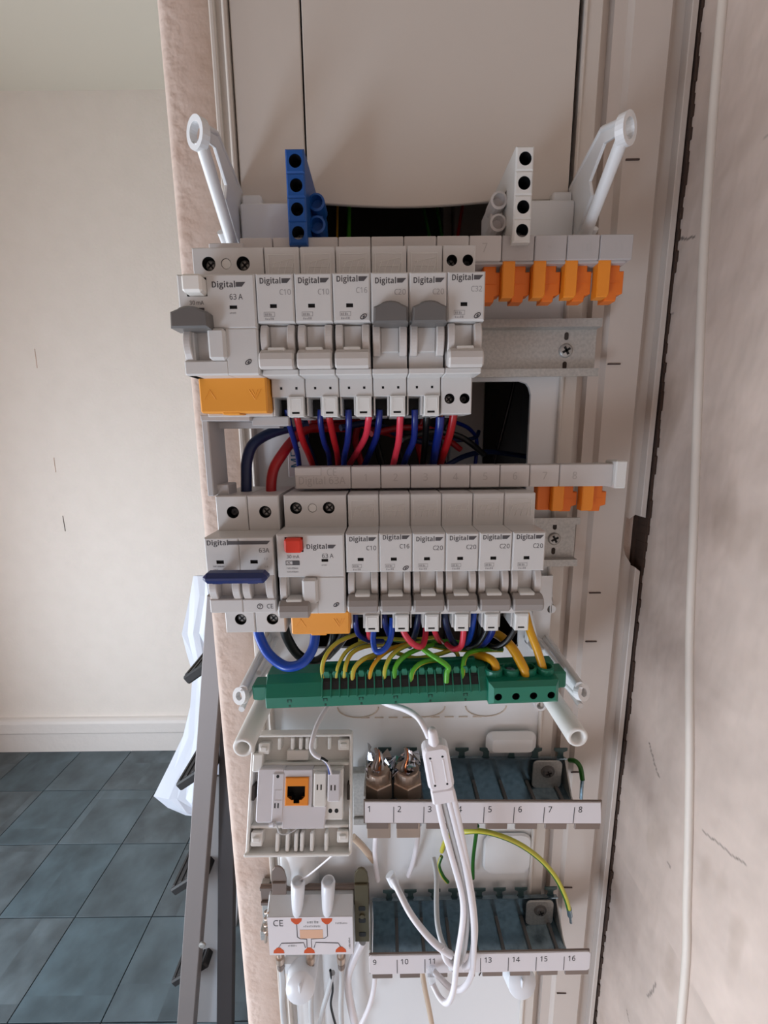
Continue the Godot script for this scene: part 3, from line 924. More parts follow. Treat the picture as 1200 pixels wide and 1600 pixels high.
func lever_up(t: Node3D, x0: float, x1: float, y0: float, zb: float, m: Material) -> void:
	var st := mb()
	var pr := []
	var hw := (x1 - x0) * 0.5
	var cx := (x0 + x1) * 0.5
	pr.append(Vector2(cx - hw, y0)); pr.append(Vector2(cx + hw, y0)); pr.append(Vector2(cx + hw - 0.3, y0 + 7.0))
	for i in 7:
		var a := PI * (0.1 + 0.8 * i / 6.0)
		pr.append(Vector2(cx + hw * 0.62 * cos(a), y0 + 7.6 + 2.0 * sin(a)))
	pr.append(Vector2(cx - hw + 0.3, y0 + 7.0))
	prism(st, "z", pr, zb - 1.0, zb + 10.0, 0.9)
	obj("lever", st, m, t)

func breaker(at: Vector3, rating: String, up: bool, mark: bool, screws: bool, lower: bool, label: String, group: String, text_dy: float) -> Node3D:
	var w := 17.55
	var t := thing("circuit_breaker", at, label, "circuit breaker", group)
	var wells := []
	for k in 4: wells.append(mb())
	var dark := mb()
	var st := mb()
	# upper shoulder
	if screws:
		holed_box(st, Vector3(0.1, 22, 4), Vector3(w - 1.2, 41, 49), 0.5, [[0.0, 8.8, circle(Vector2(4.6, 34), 2.7), 6.0], [8.8, 17.0, circle(Vector2(12.6, 34), 2.7), 6.0]], [wells[0], wells[1]])
	else:
		cbox(st, Vector3(0.1, 22, 4), Vector3(w, 41, 49), 0.5)
	# label face with its indicator window, sloped top edge
	holed_box(st, Vector3(0.05, 1.0, 4), Vector3(w, 22.5, 67), 0.7, [[0.0, w, rect(6.2, 9.4, 7.4, 9.2), 1.2]], dark)
	# toggle bay
	cbox(st, Vector3(0.3, -20.5, 4), Vector3(w - 0.3, 1.5, 60.5), 0.2)
	cbox(st, Vector3(0.05, -22.5, 4), Vector3(w, -19.6, 64), 0.4)
	cbox(st, Vector3(4.2, -12, 60), Vector3(13.2, 0.5, 62.3), 0.5)
	# lower shoulder
	if screws:
		holed_box(st, Vector3(0.1, -41, 4), Vector3(w - 1.2, -22, 49), 0.5, [[0.0, 8.8, circle(Vector2(4.6, -33), 2.7), 6.0], [8.8, 17.0, circle(Vector2(12.6, -33), 2.7), 6.0]], [wells[2], wells[3]])
	else:
		holed_box(st, Vector3(0.1, -31.4, 4), Vector3(w, -22, 49), 0.4, [[0.0, 8.8, rect(4.6, 5.8, -27.6, -26.3), 0.8], [8.8, w, rect(12.6, 13.8, -27.6, -26.3), 0.8]], [wells[2], wells[3]])
		cbox(st, Vector3(0.1, -41, 4), Vector3(0.9, -31, 47), 0.2)
		cbox(st, Vector3(7.4, -41, 4), Vector3(8.6, -31, 47), 0.2)
		cbox(st, Vector3(0.1, -41, 4), Vector3(w, -31, 30), 0.2)
	obj("housing", st, M.module, t)
	obj("indicator_window", dark, M.black if not up else M.dark_red, t)
	for k in range(0 if screws else 2, 4):
		obj("terminal_well" if screws else "test_hole", wells[k], M.hole_shade, t)
	if screws:
		for yy in [34.0, -33.0]:
			for xx in [4.6, 12.6]:
				terminal_hole(t, xx, yy, 44.2, 2.6, xx < 8)
	else:
		circuit_emboss(t, 0.0, w, 49.0)
		st = mb()
		holed_box(st, Vector3(8.8, -41.8, 10), Vector3(16.9, -31.2, 50.5), 0.4, [[8.8, 16.9, rect(10.6, 14.6, -40.2, -39.1), 1.0]], null)
		for b in [[9.9, 15.8, -32.5, -32.2], [9.9, 10.15, -38.2, -32.2], [15.55, 15.8, -38.2, -32.2]]:
			cbox(st, Vector3(b[0], b[2], 50.0), Vector3(b[1], b[3], 50.75), 0.1)
		obj("wire_connector", st, M.module_light, t)
		st = mb(); cbox(st, Vector3(10.6, -40.2, 49.0), Vector3(14.6, -39.1, 49.9), 0.0)
		for xx in [10.9, 14.3]:
			lathe(st, Vector3(xx, -41.6, 44), Vector3.DOWN, [Vector2(1.5, 0), Vector2(1.5, 0.3), Vector2(0, 0.3)], 10)
		obj("connector_slot", st, M.hole_shade, t)
		st = mb(); cbox(st, Vector3(1.0, -40.6, 30.2), Vector3(7.3, -31.6, 32), 0.0); obj("empty_terminal", st, M.black, t)
	st = mb()
	ears(st, 0.6, 4.2, -14.0, 0.4, 62.5)
	ears(st, 13.2, 16.9, -14.0, 0.4, 62.5)
	obj("toggle_ear", st, M.toggle, t)
	if up:
		lever_up(t, 1.0, 17.2, -1.0, 63.0, M.lever_dark)
	else:
		lever_down(t, 0.5, 17.0, -10.8, 62.0, M.lever if lower else M.toggle)
	var z := 67.02
	txt(t, "Digital", 2.5, Vector3(1.7, 19.2 + text_dy, z), M.print, 0.0, "lettering", 0.93, true)
	flag(t, 12.2, 19.2 + text_dy, z, 4.2, M.print)
	txt(t, rating, 2.3, Vector3(10.8, 14.2 + text_dy, z), M.print_faint if not lower else M.print)
	fine_print(t, 3.4, 4.6, z, 4.6)
	if mark: oval_mark(t, 14.2, 3.3, z)
	return t

func test_symbols(t: Node3D, x: float, y: float, z: float) -> void:
	txt(t, "30 mA", 1.7, Vector3(x + 0.6, y + 3.4, z), M.print)
	var st := mb()
	for b in [[x, x + 7.4, y + 0.95, y + 1.2], [x, x + 7.4, y - 1.2, y - 0.95], [x, x + 0.25, y - 1.1, y + 1.1], [x + 3.6, x + 7.4, y - 1.1, y + 1.1]]:
		cbox(st, Vector3(b[0], b[2], z - 0.1), Vector3(b[1], b[3], z + 0.12), 0.0)
	obj("printed_symbol", st, M.print, t)
	txt(t, "AC", 1.1, Vector3(x + 0.9, y, z), M.print)
	scribble(t, 9, 0.9, Vector3(x + 0.4, y - 3.0, z), M.print_faint)
	scribble(t, 9, 0.9, Vector3(x + 0.4, y - 5.0, z), M.print_faint)

func orange_cap(at: Vector3, lo: Vector3, hi: Vector3, label: String) -> void:
	var t := thing("terminal_cover", at, label, "terminal cover", "")
	var st := mb()
	cbox(st, lo, hi, 0.8)
	cbox(st, Vector3(lo.x + 11, lo.y - 0.8, lo.z + 2), Vector3(lo.x + 20, lo.y + 2, hi.z - 0.4), 0.4)
	obj("cap", st, M.orange_cap, t)
	st = mb()
	var yc := (lo.y + hi.y) * 0.5
	for e in [[lo.x + 2.5, yc - 2.2, lo.x + 5.5, yc + 2.6], [lo.x + 5.5, yc + 2.6, lo.x + 8.4, yc - 2.2], [hi.x - 9.0, yc + 2.6, hi.x - 6.0, yc - 2.6], [hi.x - 6.0, yc - 2.6, hi.x - 3.0, yc + 2.6], [hi.x - 7.4, yc + 2.4, hi.x - 6.0, yc - 0.4], [hi.x - 6.0, yc - 0.4, hi.x - 4.6, yc + 2.4]]:
		tube(st, [Vector3(e[0], e[1], hi.z), Vector3(e[2], e[3], hi.z)], 0.25, 5)
	obj("raised_arrow", st, M.orange_cap, t)

func differential(at: Vector3, lower: bool, label: String) -> void:
	var w := 36.2
	var t := thing("differential_switch", at, label, "switch", "")
	var st := mb()
	var dk := []
	for k in 5: dk.append(mb())
	var dz := 0.0 if lower else 0.6
	holed_box(st, Vector3(0.8, 22, 4), Vector3(w, 41, 49), 0.5, [[0.0, 13.5, circle(Vector2(8.8 if not lower else 7.6, 33.5), 3.4, 20), 5.0], [13.5, 21.0, circle(Vector2(17.5 if not lower else 17.0, 33.5), 2.6, 16), 0.7], [21.0, w, circle(Vector2(26.0 if not lower else 26.2, 33.5), 3.4, 20), 5.0]], [dk[0], dk[1], dk[2]])
	# nose: upper face, bay and the plain right hand side
	if lower:
		holed_box(st, Vector3(0.05, -1.5, 4), Vector3(w, 22.5, 67), 0.8, [[0.0, 20.0, rect(9.5, 9.51, 0, 0.01) if false else rect(4.6, 14.4, 12.8, 21.0), 2.0], [20.0, w, rect(23.8, 27.4, 7.2, 8.8), 1.0]], [dk[3], dk[4]])
	else:
		holed_box(st, Vector3(0.05, -1.5, 4), Vector3(w, 22.5, 67), 0.8, [[0.0, 20.0, rect(4.4, 14.0, 12.8, 21.0), 2.0], [20.0, w, rect(23.8, 27.4, 7.2, 8.8), 1.0]], [dk[3], dk[4]])
	cbox(st, Vector3(20.5, -22.5, 4), Vector3(w, -1.0, 67), 0.8)
	cbox(st, Vector3(0.05, -22.5, 4), Vector3(5.2, -1.0, 65.5), 0.6)
	cbox(st, Vector3(0.05, -22.5, 4), Vector3(21.5, -15.5, 67), 0.8)
	cbox(st, Vector3(4.0, -16.0, 4), Vector3(21.5, -1.0, 61), 0.2)
	cbox(st, Vector3(13.0, -15.8, 60), Vector3(21.4, -1.6, 69.5), 1.2)
	cbox(st, Vector3(0.8, -41, 4), Vector3(w, -22, 46), 0.5)
	obj("housing", st, M.module, t)
	for k in 5: obj("terminal_well" if k < 3 else ("button_recess" if k == 3 else "indicator_window"), dk[k], M.hole_shade, t)
	for x in ([8.8, 26.0] if not lower else [7.6, 26.2]):
		terminal_hole(t, x, 33.5, 46.4, 3.1)
	st = mb()
	lathe(st, Vector3(17.5 if not lower else 17.0, 33.5, 48.4), Vector3.BACK, [Vector2(2.5, 0), Vector2(2.2, 0.35), Vector2(0, 0.35)], 16)
	obj("blank_plug", st, M.module_light, t)
	st = mb()
	if lower: cbox(st, Vector3(4.8, 13.0, 64), Vector3(14.2, 20.8, 70.5), 1.1)
	else: cbox(st, Vector3(4.6, 13.0, 64), Vector3(13.8, 20.8, 73), 1.1)
	obj("test_button", st, M.red_button if lower else M.white_button, t)
	var z := 67.03
	txt(t, "Digital", 2.6, Vector3(15.8 if lower else 16.0, 15.6 if lower else 17.8, z), M.print, 0.0, "lettering", 1.0, true)
	flag(t, 27.5, 15.6 if lower else 17.8, z, 4.4, M.print)
	txt(t, "63 A", 2.3, Vector3(24.0, 10.4 if lower else 12.4, z), M.print)
	test_symbols(t, 4.6, 6.8 if lower else 6.6, z)
	scribble(t, 5, 0.8, Vector3(23.8, 5.4, z), M.print_faint)
	oval_mark(t, 31.0, -17.2 if lower else -16.6, z)
	st = mb()
	ears(st, 0.9, 4.6, -15.5, -1.2, 64.0)
	obj("toggle_ear", st, M.toggle, t)
	if lower:
		lever_down(t, 0.4, 17.2, -13.0, 63.0, M.lever)
	else:
		lever_up(t, -1.6, 16.0, -2.6, 64.0, M.lever_dark)

func double_pole(at: Vector3) -> void:
	var w := 36.4
	var t := thing("double_pole_breaker", at, "wide double pole breaker with blue crossbar handle at the left of the lower row", "circuit breaker", "")
	var st := mb()
	var dk := []
	for k in 6: dk.append(mb())
	for k in 2:
		var x: float = 0.4 + 18.0 * k
		holed_box(st, Vector3(x, 20.5, 4), Vector3(x + 17.7, 41, 49), 0.6, [[0.0, 60.0, circle(Vector2(x + 9.4 + k * 0.4, 31.5), 3.5, 20), 5.0]], dk[k * 3])
		holed_box(st, Vector3(x, -42, 4), Vector3(x + 17.7, -20.0, 49), 0.6, [[0.0, 60.0, circle(Vector2(x + 9.2 + k * 1.0, -33.5), 3.5, 20), 4.0]], dk[k * 3 + 1])
		terminal_hole(t, x + 9.4 + k * 0.4, 31.5, 46.0, 3.2, k == 1)
		terminal_hole(t, x + 9.2 + k * 1.0, -33.5, 46.6, 3.3)
		holed_box(st, Vector3(k * 18.2, 0.0, 4), Vector3(k * 18.2 + 18.15, 21, 67), 0.5, [[0.0, 60.0, rect(k * 18.2 + 5.6, k * 18.2 + 9.6, 6.6, 8.6), 1.2]], dk[k * 3 + 2])
		cbox(st, Vector3(k * 18.2 + 0.2, -15, 4), Vector3(k * 18.2 + 18.0, 0.5, 61), 0.2)
		cbox(st, Vector3(k * 18.2 + 0.0, -21.5, 4), Vector3(k * 18.2 + 18.15, -13.5, 67), 0.6)
		cbox(st, Vector3(k * 18.2 + 13.6, -14.5, 4), Vector3(k * 18.2 + 18.0, 0.5, 65.5), 0.5)
	obj("housing", st, M.module, t)
	for k in 6: obj("indicator_window" if k % 3 == 2 else "terminal_well", dk[k], M.black, t)
	st = mb()
	for k in 2:
		ears(st, k * 18.2 + 0.6, k * 18.2 + 5.0, -14.5, 0.4, 64)
		ears(st, k * 18.2 + 13.2, k * 18.2 + 17.4, -14.5, 0.4, 64)
	obj("toggle_ear", st, M.toggle, t)
	st = mb()
	cbox(st, Vector3(4.6, 1.2, 76), Vector3(37.0, 6.8, 85), 2.2)
	for k in 2: cbox(st, Vector3(6.6 + 18.2 * k, -1.0, 60), Vector3(12.6 + 18.2 * k, 2.0, 78), 0.6)
	obj("handle_bar", st, M.blue_handle, t)
	var z := 67.03
	txt(t, "Digital", 2.7, Vector3(1.0, 18.2, z), M.print, 0.0, "lettering", 1.0, true)
	flag(t, 12.6, 18.2, z, 22.5, M.print)
	txt(t, "63A", 2.4, Vector3(28.6, 13.8, z), M.print)
	scribble(t, 9, 0.9, Vector3(3.6, 5.2, z), M.print_faint)
	scribble(t, 4, 0.9, Vector3(3.6, 3.4, z), M.print_faint)
	txt(t, "1 3", 1.0, Vector3(31.2, 9.2, z), M.print_faint)
	txt(t, "2 4", 1.0, Vector3(31.2, 4.8, z), M.print_faint)
	txt(t, "CE", 2.4, Vector3(31.0, -17.8, z), M.print)
	st = mb()
	var p := []
	for i in 17:
		p.append(Vector3(27.4 + 1.5 * cos(TAU * i / 16.0), -17.8 + 1.4 * sin(TAU * i / 16.0), z))
	tube(st, p, 0.2, 6)
	tube(st, [Vector3(26.7, -17.2, z), Vector3(28.0, -17.3, z), Vector3(27.2, -18.4, z)], 0.2, 6)
	obj("printed_ring", st, M.print, t)

func upper_row() -> void:
	var y := 52.4
	var z := 17.0
	differential(Vector3(-95.2, y, z), false, "two module differential switch with dark raised lever at the left of the upper row")
	orange_cap(Vector3(-95, y, z), Vector3(1.2, -39.6, 20), Vector3(35.8, -21.6, 56), "orange terminal cap under the upper row's differential switch")
	var info := [["C10", false, false, false, "upper row breaker marked C10 beside the differential switch, lever down"], ["C10", false, false, false, "second upper row breaker marked C10, between another C10 and the C16"], ["C16", false, true, false, "upper row breaker marked C16 with small oval mark, lever down"], ["C20", true, false, false, "upper row breaker marked C20 with raised dark lever, next to the C16"], ["C20", true, false, false, "upper row breaker marked C20 with raised dark lever, next to the C32"], ["C32", false, true, true, "rightmost upper row breaker marked C32, with round screw terminals"]]
	for i in 6:
		var q: Array = info[i]
		breaker(Vector3(-58.6 + 17.85 * i, y, z), q[0], q[1], q[2], q[3], false, q[4], "breakers of the upper row", [0.0, 0.0, 0.5, -0.4, -0.4, 0.6][i])

func lower_row() -> void:
	var y := -73.0
	var z := 11.0
	double_pole(Vector3(-95.8, y, z))
	differential(Vector3(-57.6, y, z), true, "two module differential switch with orange red test button in the lower row")
	orange_cap(Vector3(-57.6, y, z), Vector3(4.0, -38.2, 20), Vector3(37.4, -24.0, 60), "orange terminal cap under the lower row's differential switch")
	var info := [["C10", false, "lower row breaker marked C10 beside the red buttoned differential switch"], ["C16", true, "lower row breaker marked C16 with small oval mark"], ["C20", false, "lower row breaker marked C20 directly right of the C16"], ["C20", false, "second C20 breaker of the lower row, counted rightward from the C16"], ["C20", false, "third C20 breaker of the lower row, counted rightward from the C16"], ["C20", false, "last C20 breaker at the right end of the lower row, beside the orange prongs"]]
	for i in 6:
		var q: Array = info[i]
		breaker(Vector3(-20.6 + 17.8 * i, y, z), q[0], false, q[1], false, true, q[2], "breakers of the lower row", [0.3, 1.1, 0.0, 0.3, 0.6, 0.6][i])

func terminal_blocks() -> void:
	for k in 2:
		var m: Material = [M.blue_block, M.module_light][k]
		var x0: float = [-49.0, 69.8][k]
		var x1: float = [-39.2, 79.2][k]
		var at := Vector3(x0, 100, 30)
		var t := thing("terminal_block", at, ["blue four hole terminal block standing behind the upper comb", "white four hole terminal block standing behind the upper comb"][k], "terminal block", "")
		var st := mb()
		var dk := [mb(), mb(), mb(), mb()]
		var hx := (x1 - x0) * 0.5
		for i in 4:
			var yl := 1.0 + 11.2 * i
			holed_box(st, Vector3(0, yl, -24), Vector3(x1 - x0, yl + 11.3, 20), 0.8, [[0.0, 60.0, circle(Vector2(hx + 0.2, yl + 5.6), 3.3, 18), 9.0]], dk[i])
		obj("block", st, m, t)
		for i in 4: obj("screw_hole", dk[i], M.black, t)
		for i in 4:
			terminal_hole(t, hx + 0.2, 1.0 + 11.2 * i + 5.6, 12.2, 3.0, i == 0)
		st = mb()
		var dx := (x1 - x0) + 2.6 if k == 0 else -3.4
		cbox(st, Vector3(dx - 4.0, 0, -24), Vector3(dx + 3.4, 32, 0), 0.8)
		for i in 3:
			lathe(st, Vector3(dx + (1.0 if k == 0 else -1.0), 5.6 + 11.2 * i, -6), Vector3.BACK, [Vector2(4.6, 0), Vector2(4.6, 12.0), Vector2(3.4, 12.4), Vector2(3.0, 8.0), Vector2(0, 8.0)], 18)
		obj("side_terminals", st, m if k == 0 else M.comb, t)
		if k == 1:
			st = mb()
			for yy in [9.0, 31.0]:
				tube(st, [Vector3(-1.2, yy, 4), Vector3(1.4, yy + 5.0, 4)], 0.3, 5)
			obj("printed_mark", st, M.print, t)

func earth_bar() -> void:
	var at := Vector3(14, -151.5, 62)
	var t := thing("earth_terminal_bar", at, "long dark green earth terminal bar with yellow-green wires plugged into its slots", "terminal bar")
	t.rotation.z = deg_to_rad(1.7)
	var st := mb()
	var x0 := Vector3(-73.8, -156.8, 62.0).x - at.x
	var x1 := Vector3(63.5, -154.1, 62.0).x - at.x
	# body: a hollow ridge, front sloping back to the top
	prism(st, "x", [Vector2(-16, -8), Vector2(1, -9.5), Vector2(2, -8.8), Vector2(2, -2.0), Vector2(-2, 5.0), Vector2(-6, 9.0), Vector2(-16, 9.0)], x0, x1, 0.7)
	obj("bar_body", st, M.green_bar, t)
	# the row of eighteen slots
	st = mb()
	var sx0 := Vector3(-38.8, -149.0, 58.0).x - at.x
	var sx1 := Vector3(57.1, -145.7, 58.0).x - at.x
	var pitch := (sx1 - sx0) / 18.0
	for i in 19:
		var x := sx0 + pitch * i
		prism(st, "x", [Vector2(-2.5, 1.0), Vector2(2.6, -3.0), Vector2(3.2, -2.0), Vector2(-3.4, 9.6), Vector2(-6.5, 9.6)], x - 0.35, x + 0.35, 0.1)
	cbox(st, Vector3(sx0, 8.4, -15), Vector3(sx1, 11.4, -12), 0.3)
	obj("slot_rib", st, M.green_bar, t)
	for i in 18:
		var x := sx0 + pitch * (i + 0.5)
		st = mb()
		prism(st, "x", [Vector2(-3.4, 6.4), Vector2(-2.0, 5.0), Vector2(0.1, 1.2), Vector2(0.5, 1.4), Vector2(-1.65, 5.3), Vector2(-3.1, 6.8)], x - pitch * 0.42, x + pitch * 0.42, 0.0)
		obj("slot", st, M.black, t)
		st = mb()
		prism(st, "z", [Vector2(x - pitch * 0.32, 6.6), Vector2(x + pitch * 0.32, 6.6), Vector2(x + pitch * 0.4, 9.2), Vector2(x + pitch * 0.22, 11.2), Vector2(x - pitch * 0.22, 11.2), Vector2(x - pitch * 0.4, 9.2)], -5.4, -3.2, 0.3)
		obj("slot_tab", st, M.green_bar, t)
	for p in [Vector3(-59.0, -160.0, 64.0), Vector3(-37.1, -159.8, 64.0), Vector3(-15.2, -159.2, 64.0), Vector3(5.8, -158.5, 64.0), Vector3(26.9, -157.9, 64.0), Vector3(48.3, -156.9, 64.0)]:
		st = mb()
		var x: float = p.x - at.x
		for b in [[-1.4, -0.7, -5.2, -3.4], [0.7, 1.4, -5.2, -3.4], [-1.4, 1.4, -3.8, -3.4], [-0.6, 0.6, -8.3, -7.0]]:
			cbox(st, Vector3(x + b[0], b[2], 1.7), Vector3(x + b[1], b[3], 2.15), 0.0)
		obj("bar_notch", st, M.green_deep, t)
	# the four big terminals at the right
	st = mb()
	var dk := [mb(), mb(), mb(), mb()]
	var bx0 := Vector3(61.7, -153.5, 66.0).x - at.x
	var bx1 := Vector3(103.7, -151.9, 66.0).x - at.x
	var bw := (bx1 - bx0) / 4.0
	for i in 4:
		var x := bx0 + bw * i
		lathe(st, Vector3(x + bw * 0.5, 3.6, -4.5), Vector3.UP, [Vector2(5.4, -1), Vector2(5.4, 5.0), Vector2(4.3, 5.6), Vector2(3.9, 5.2), Vector2(3.9, 1.0), Vector2(0, 1.0)], 18)
	var cells := []
	for i in 4: cells.append([bx0 + bw * i, bx0 + bw * (i + 1), circle(Vector2(bx0 + bw * (i + 0.5), -3.6), 2.3, 16), 6.0])
	holed_box(st, Vector3(bx0, -9.8, -16), Vector3(bx1, 5.0, 6.8), 2.6, cells, dk)
	cbox(st, Vector3(bx0 + 2, 3.6, -16), Vector3(bx1 + 2, 9.2, -8), 0.6)
	obj("large_terminals", st, M.green_bar, t)
	for i in 4: obj("large_terminal_hole", dk[i], M.black, t)
	st = mb()
	lathe(st, Vector3(bx0 + bw * 1.5, 6.6, -4.5), Vector3.UP, [Vector2(3.2, -1), Vector2(3.0, 0.8), Vector2(0, 1.0)], 14)
	obj("clamp_screw", st, M.steel, t)
	st = mb()
	for i in 3:
		lathe(st, Vector3(bx0 + bw * (i + 1.0), -6.6, 6.4), Vector3.BACK, [Vector2(0.9, 0), Vector2(0.9, 0.2), Vector2(0, 0.2)], 10)
	obj("pin_hole", st, M.green_deep, t)
	# end lugs held by the arms
	st = mb()
	cbox(st, Vector3(x0 - 8.5, -5.5, -12), Vector3(x0 + 1, 4.6, -1), 1.0)
	cbox(st, Vector3(x0 - 7.0, -6.6, -10), Vector3(x0 - 3, -5.0, -3), 0.4)
	obj("end_lug", st, M.green_bar, t)
	st = mb()
	cbox(st, Vector3(bx1 - 1, -6.0, -14), Vector3(bx1 + 8.0, 5.0, -3), 1.0)
	cbox(st, Vector3(bx1 + 2.0, -7.4, -12), Vector3(bx1 + 5.0, -5.6, -5), 0.4)
	obj("end_lug", st, M.green_bar, t)

func wire(label: String, m: Material, r: float, pts: Array, group := "", stripe: Material = null, called := "wire", category := "wire", r_end := -1.0) -> MeshInstance3D:
	var at: Vector3 = pts[0]
	var local := []
	for p in pts:
		local.append(p - at)
	var path := spline(local, 6)
	var st := mb()
	tube(st, path, r, 10, r_end)
	var o := obj(called, st, m, null, at)
	tag(o, label, category, group)
	if stripe:
		st = mb()
		var side := []
		for i in path.size():
			var d: Vector3 = (path[mini(i + 1, path.size() - 1)] - path[maxi(i - 1, 0)]).normalized()
			var n := d.cross(Vector3(0.1, 0.3, 1.0)).normalized()
			side.append(path[i] + n * r * 0.5 + Vector3(0, 0, r * 0.12))
		tube(st, side, r * 0.66, 8)
		var s := obj("stripe", st, stripe, o)
		s.position = Vector3.ZERO
	return o

func wires_between_rows() -> void:
	var g := "wires hanging under the upper row"
	wire("thin blue wire leftmost under the upper row, crossing the thick red wire", M.blue_wire, 1.7, [Vector3(-53.2, 15.3, 55.0), Vector3(-53.2, 7.8, 52.0), Vector3(-52.9, -2.4, 42.0), Vector3(-53.9, -12.5, 28.0), Vector3(-56.8, -26.3, 10.0)], g)
	wire("red wire under the white connector of the first upper C10 breaker", M.red_wire, 1.9, [Vector3(-47.9, 15.1, 58.0), Vector3(-47.5, 9.7, 56.0), Vector3(-47.3, -1.7, 45.0), Vector3(-46.6, -11.3, 30.0), Vector3(-45.8, -26.6, 8.0)], g)
	wire("dark blue wire in shade right behind the first red wire of the upper row", M.navy_wire, 2.3, [Vector3(-52.6, 13.5, 20.0), Vector3(-51.1, -1.9, 14.0), Vector3(-48.4, -13.5, 8.0), Vector3(-44.8, -27.4, 0.0)], g)
	wire("blue wire falling between the first two red wires of the upper row", M.blue_wire, 1.7, [Vector3(-35.1, 15.3, 52.0), Vector3(-35.7, 8.4, 50.0), Vector3(-35.6, -2.6, 40.0), Vector3(-34.7, -11.6, 26.0), Vector3(-36.6, -26.7, 8.0)], g)
	wire("red wire under the white connector of the second upper C10 breaker", M.red_wire, 1.9, [Vector3(-30.0, 14.9, 58.0), Vector3(-29.7, 9.5, 56.0), Vector3(-29.0, -1.9, 44.0), Vector3(-28.9, -10.7, 30.0), Vector3(-30.5, -26.8, 8.0)], g)
	wire("blue wire falling straight from the dark terminal of the upper C16 breaker", M.blue_wire, 1.9, [Vector3(-19.4, 15.1, 54.0), Vector3(-19.4, 7.4, 52.0), Vector3(-21.1, -2.7, 44.0), Vector3(-24.5, -12.7, 30.0), Vector3(-27.0, -26.5, 12.0)], g)
	wire("light red wire under the white connector of the upper C16 breaker", M.pink_wire, 1.9, [Vector3(-7.4, 14.6, 60.0), Vector3(-8.0, 9.2, 58.0), Vector3(-10.3, 0.2, 48.0), Vector3(-16.3, -9.1, 32.0), Vector3(-26.0, -22.5, 8.0)], g)
	wire("blue wire falling from the dark terminal of the first upper C20 breaker", M.blue_wire, 1.9, [Vector3(-1.9, 14.8, 55.0), Vector3(-2.4, 7.9, 53.0), Vector3(-4.0, 0.1, 45.0), Vector3(-8.0, -8.9, 30.0), Vector3(-14.6, -22.6, 8.0)], g)
	wire("light red wire under the white connector of the first upper C20 breaker", M.pink_wire, 1.95, [Vector3(9.6, 14.4, 60.0), Vector3(9.4, 9.0, 58.0), Vector3(8.9, -2.2, 50.0), Vector3(7.0, -12.6, 38.0), Vector3(4.5, -26.4, 16.0)], g)
	wire("blue wire falling from the dark terminal of the second upper C20 breaker", M.blue_wire, 1.9, [Vector3(17.6, 14.6, 56.0), Vector3(17.8, 7.7, 54.0), Vector3(17.7, -2.3, 46.0), Vector3(14.6, -11.7, 34.0), Vector3(10.6, -26.8, 12.0)], g)
	wire("black wire under the white connector of the second upper C20 breaker", M.black_wire, 2.0, [Vector3(25.0, 14.9, 50.0), Vector3(25.1, 7.1, 46.0), Vector3(26.0, -5.3, 30.0), Vector3(25.7, -27.4, 8.0)], g)
	var cu := wire("thick blue wire with bare copper strands left of the rightmost red wire", M.blue_wire, 2.5, [Vector3(32.4, 11.1, 52.0), Vector3(32.3, 3.4, 48.0), Vector3(32.1, -7.2, 36.0), Vector3(31.6, -26.9, 14.0)], g)
	var st := mb()
	for d in [-1.3, -0.4, 0.5, 1.3]:
		tube(st, [Vector3(d * 0.9, -1.0, d * 0.3), Vector3(d, 3.2, 0.3), Vector3(d * 0.7 + 0.2, 5.0 + d * 0.4, -0.6)], 0.34, 5)
	obj("copper_strands", st, M.copper, cu).position = Vector3.ZERO
	wire("thick red wire rightmost under the round screws of the C32 breaker", M.red_wire, 2.3, [Vector3(40.2, 17.4, 52.0), Vector3(40.0, 10.4, 50.0), Vector3(39.2, -0.3, 42.0), Vector3(37.3, -12.1, 30.0), Vector3(35.3, -27.1, 12.0)], g)
	wire("thin blue wire arching right behind the rightmost red wire and hooking down", M.blue_wire, 1.5, [Vector3(43.0, 12.2, -20.0), Vector3(56.3, 9.5, -28.0), Vector3(68.6, 4.4, -40.0), Vector3(75.7, -5.8, -48.0), Vector3(74.3, -33.4, -50.0)], g)
	wire("blue wire running level behind the rightmost red wire into the hooked blue loop", M.navy_wire, 1.6, [Vector3(39.7, 0.7, -30.0), Vector3(58.3, -3.4, -38.0), Vector3(73.1, -1.6, -44.0), Vector3(77.4, 3.4, -50.0)], g)
	wire("long blue wire crossing the open cavity from the red wire to the right edge", M.navy_wire, 2.0, [Vector3(33.1, -27.9, -12.0), Vector3(48.3, -21.2, -20.0), Vector3(63.6, -15.1, -30.0), Vector3(81.7, -12.7, -40.0), Vector3(104.6, -15.3, -48.0), Vector3(128.1, -19.0, -55.0)], g)
	wire("thin black cable slanting down inside the open cavity in front of the grey stud", M.black_wire, 1.5, [Vector3(102.3, 46.0, -40.0), Vector3(98.9, 24.7, -42.0), Vector3(93.8, -2.4, -45.0), Vector3(88.0, -33.5, -50.0)], g)
	for k in 6:
		var x := -34.0 + 15.5 * k
		wire(["dark blue wire deep inside the cavity behind the leftmost red wire", "dark red wire deep inside the cavity behind the second red wire", "black wire bundle deep in the cavity behind the middle blue wire", "dark grey wire deep in the cavity behind the first light red wire", "dark red wire deep in the cavity behind the second light red wire", "black wire deep in the cavity behind the copper stranded blue wire"][k], [M.navy_wire, M.red_wire, M.black_wire, M.black_wire, M.red_wire, M.black_wire][k], 2.6, [Vector3(x - 6, 40, -20), Vector3(x + 3, 18, -14 - 3 * (k % 2)), Vector3(x - 2, -4, -22), Vector3(x + 8, -40, -30)], g)
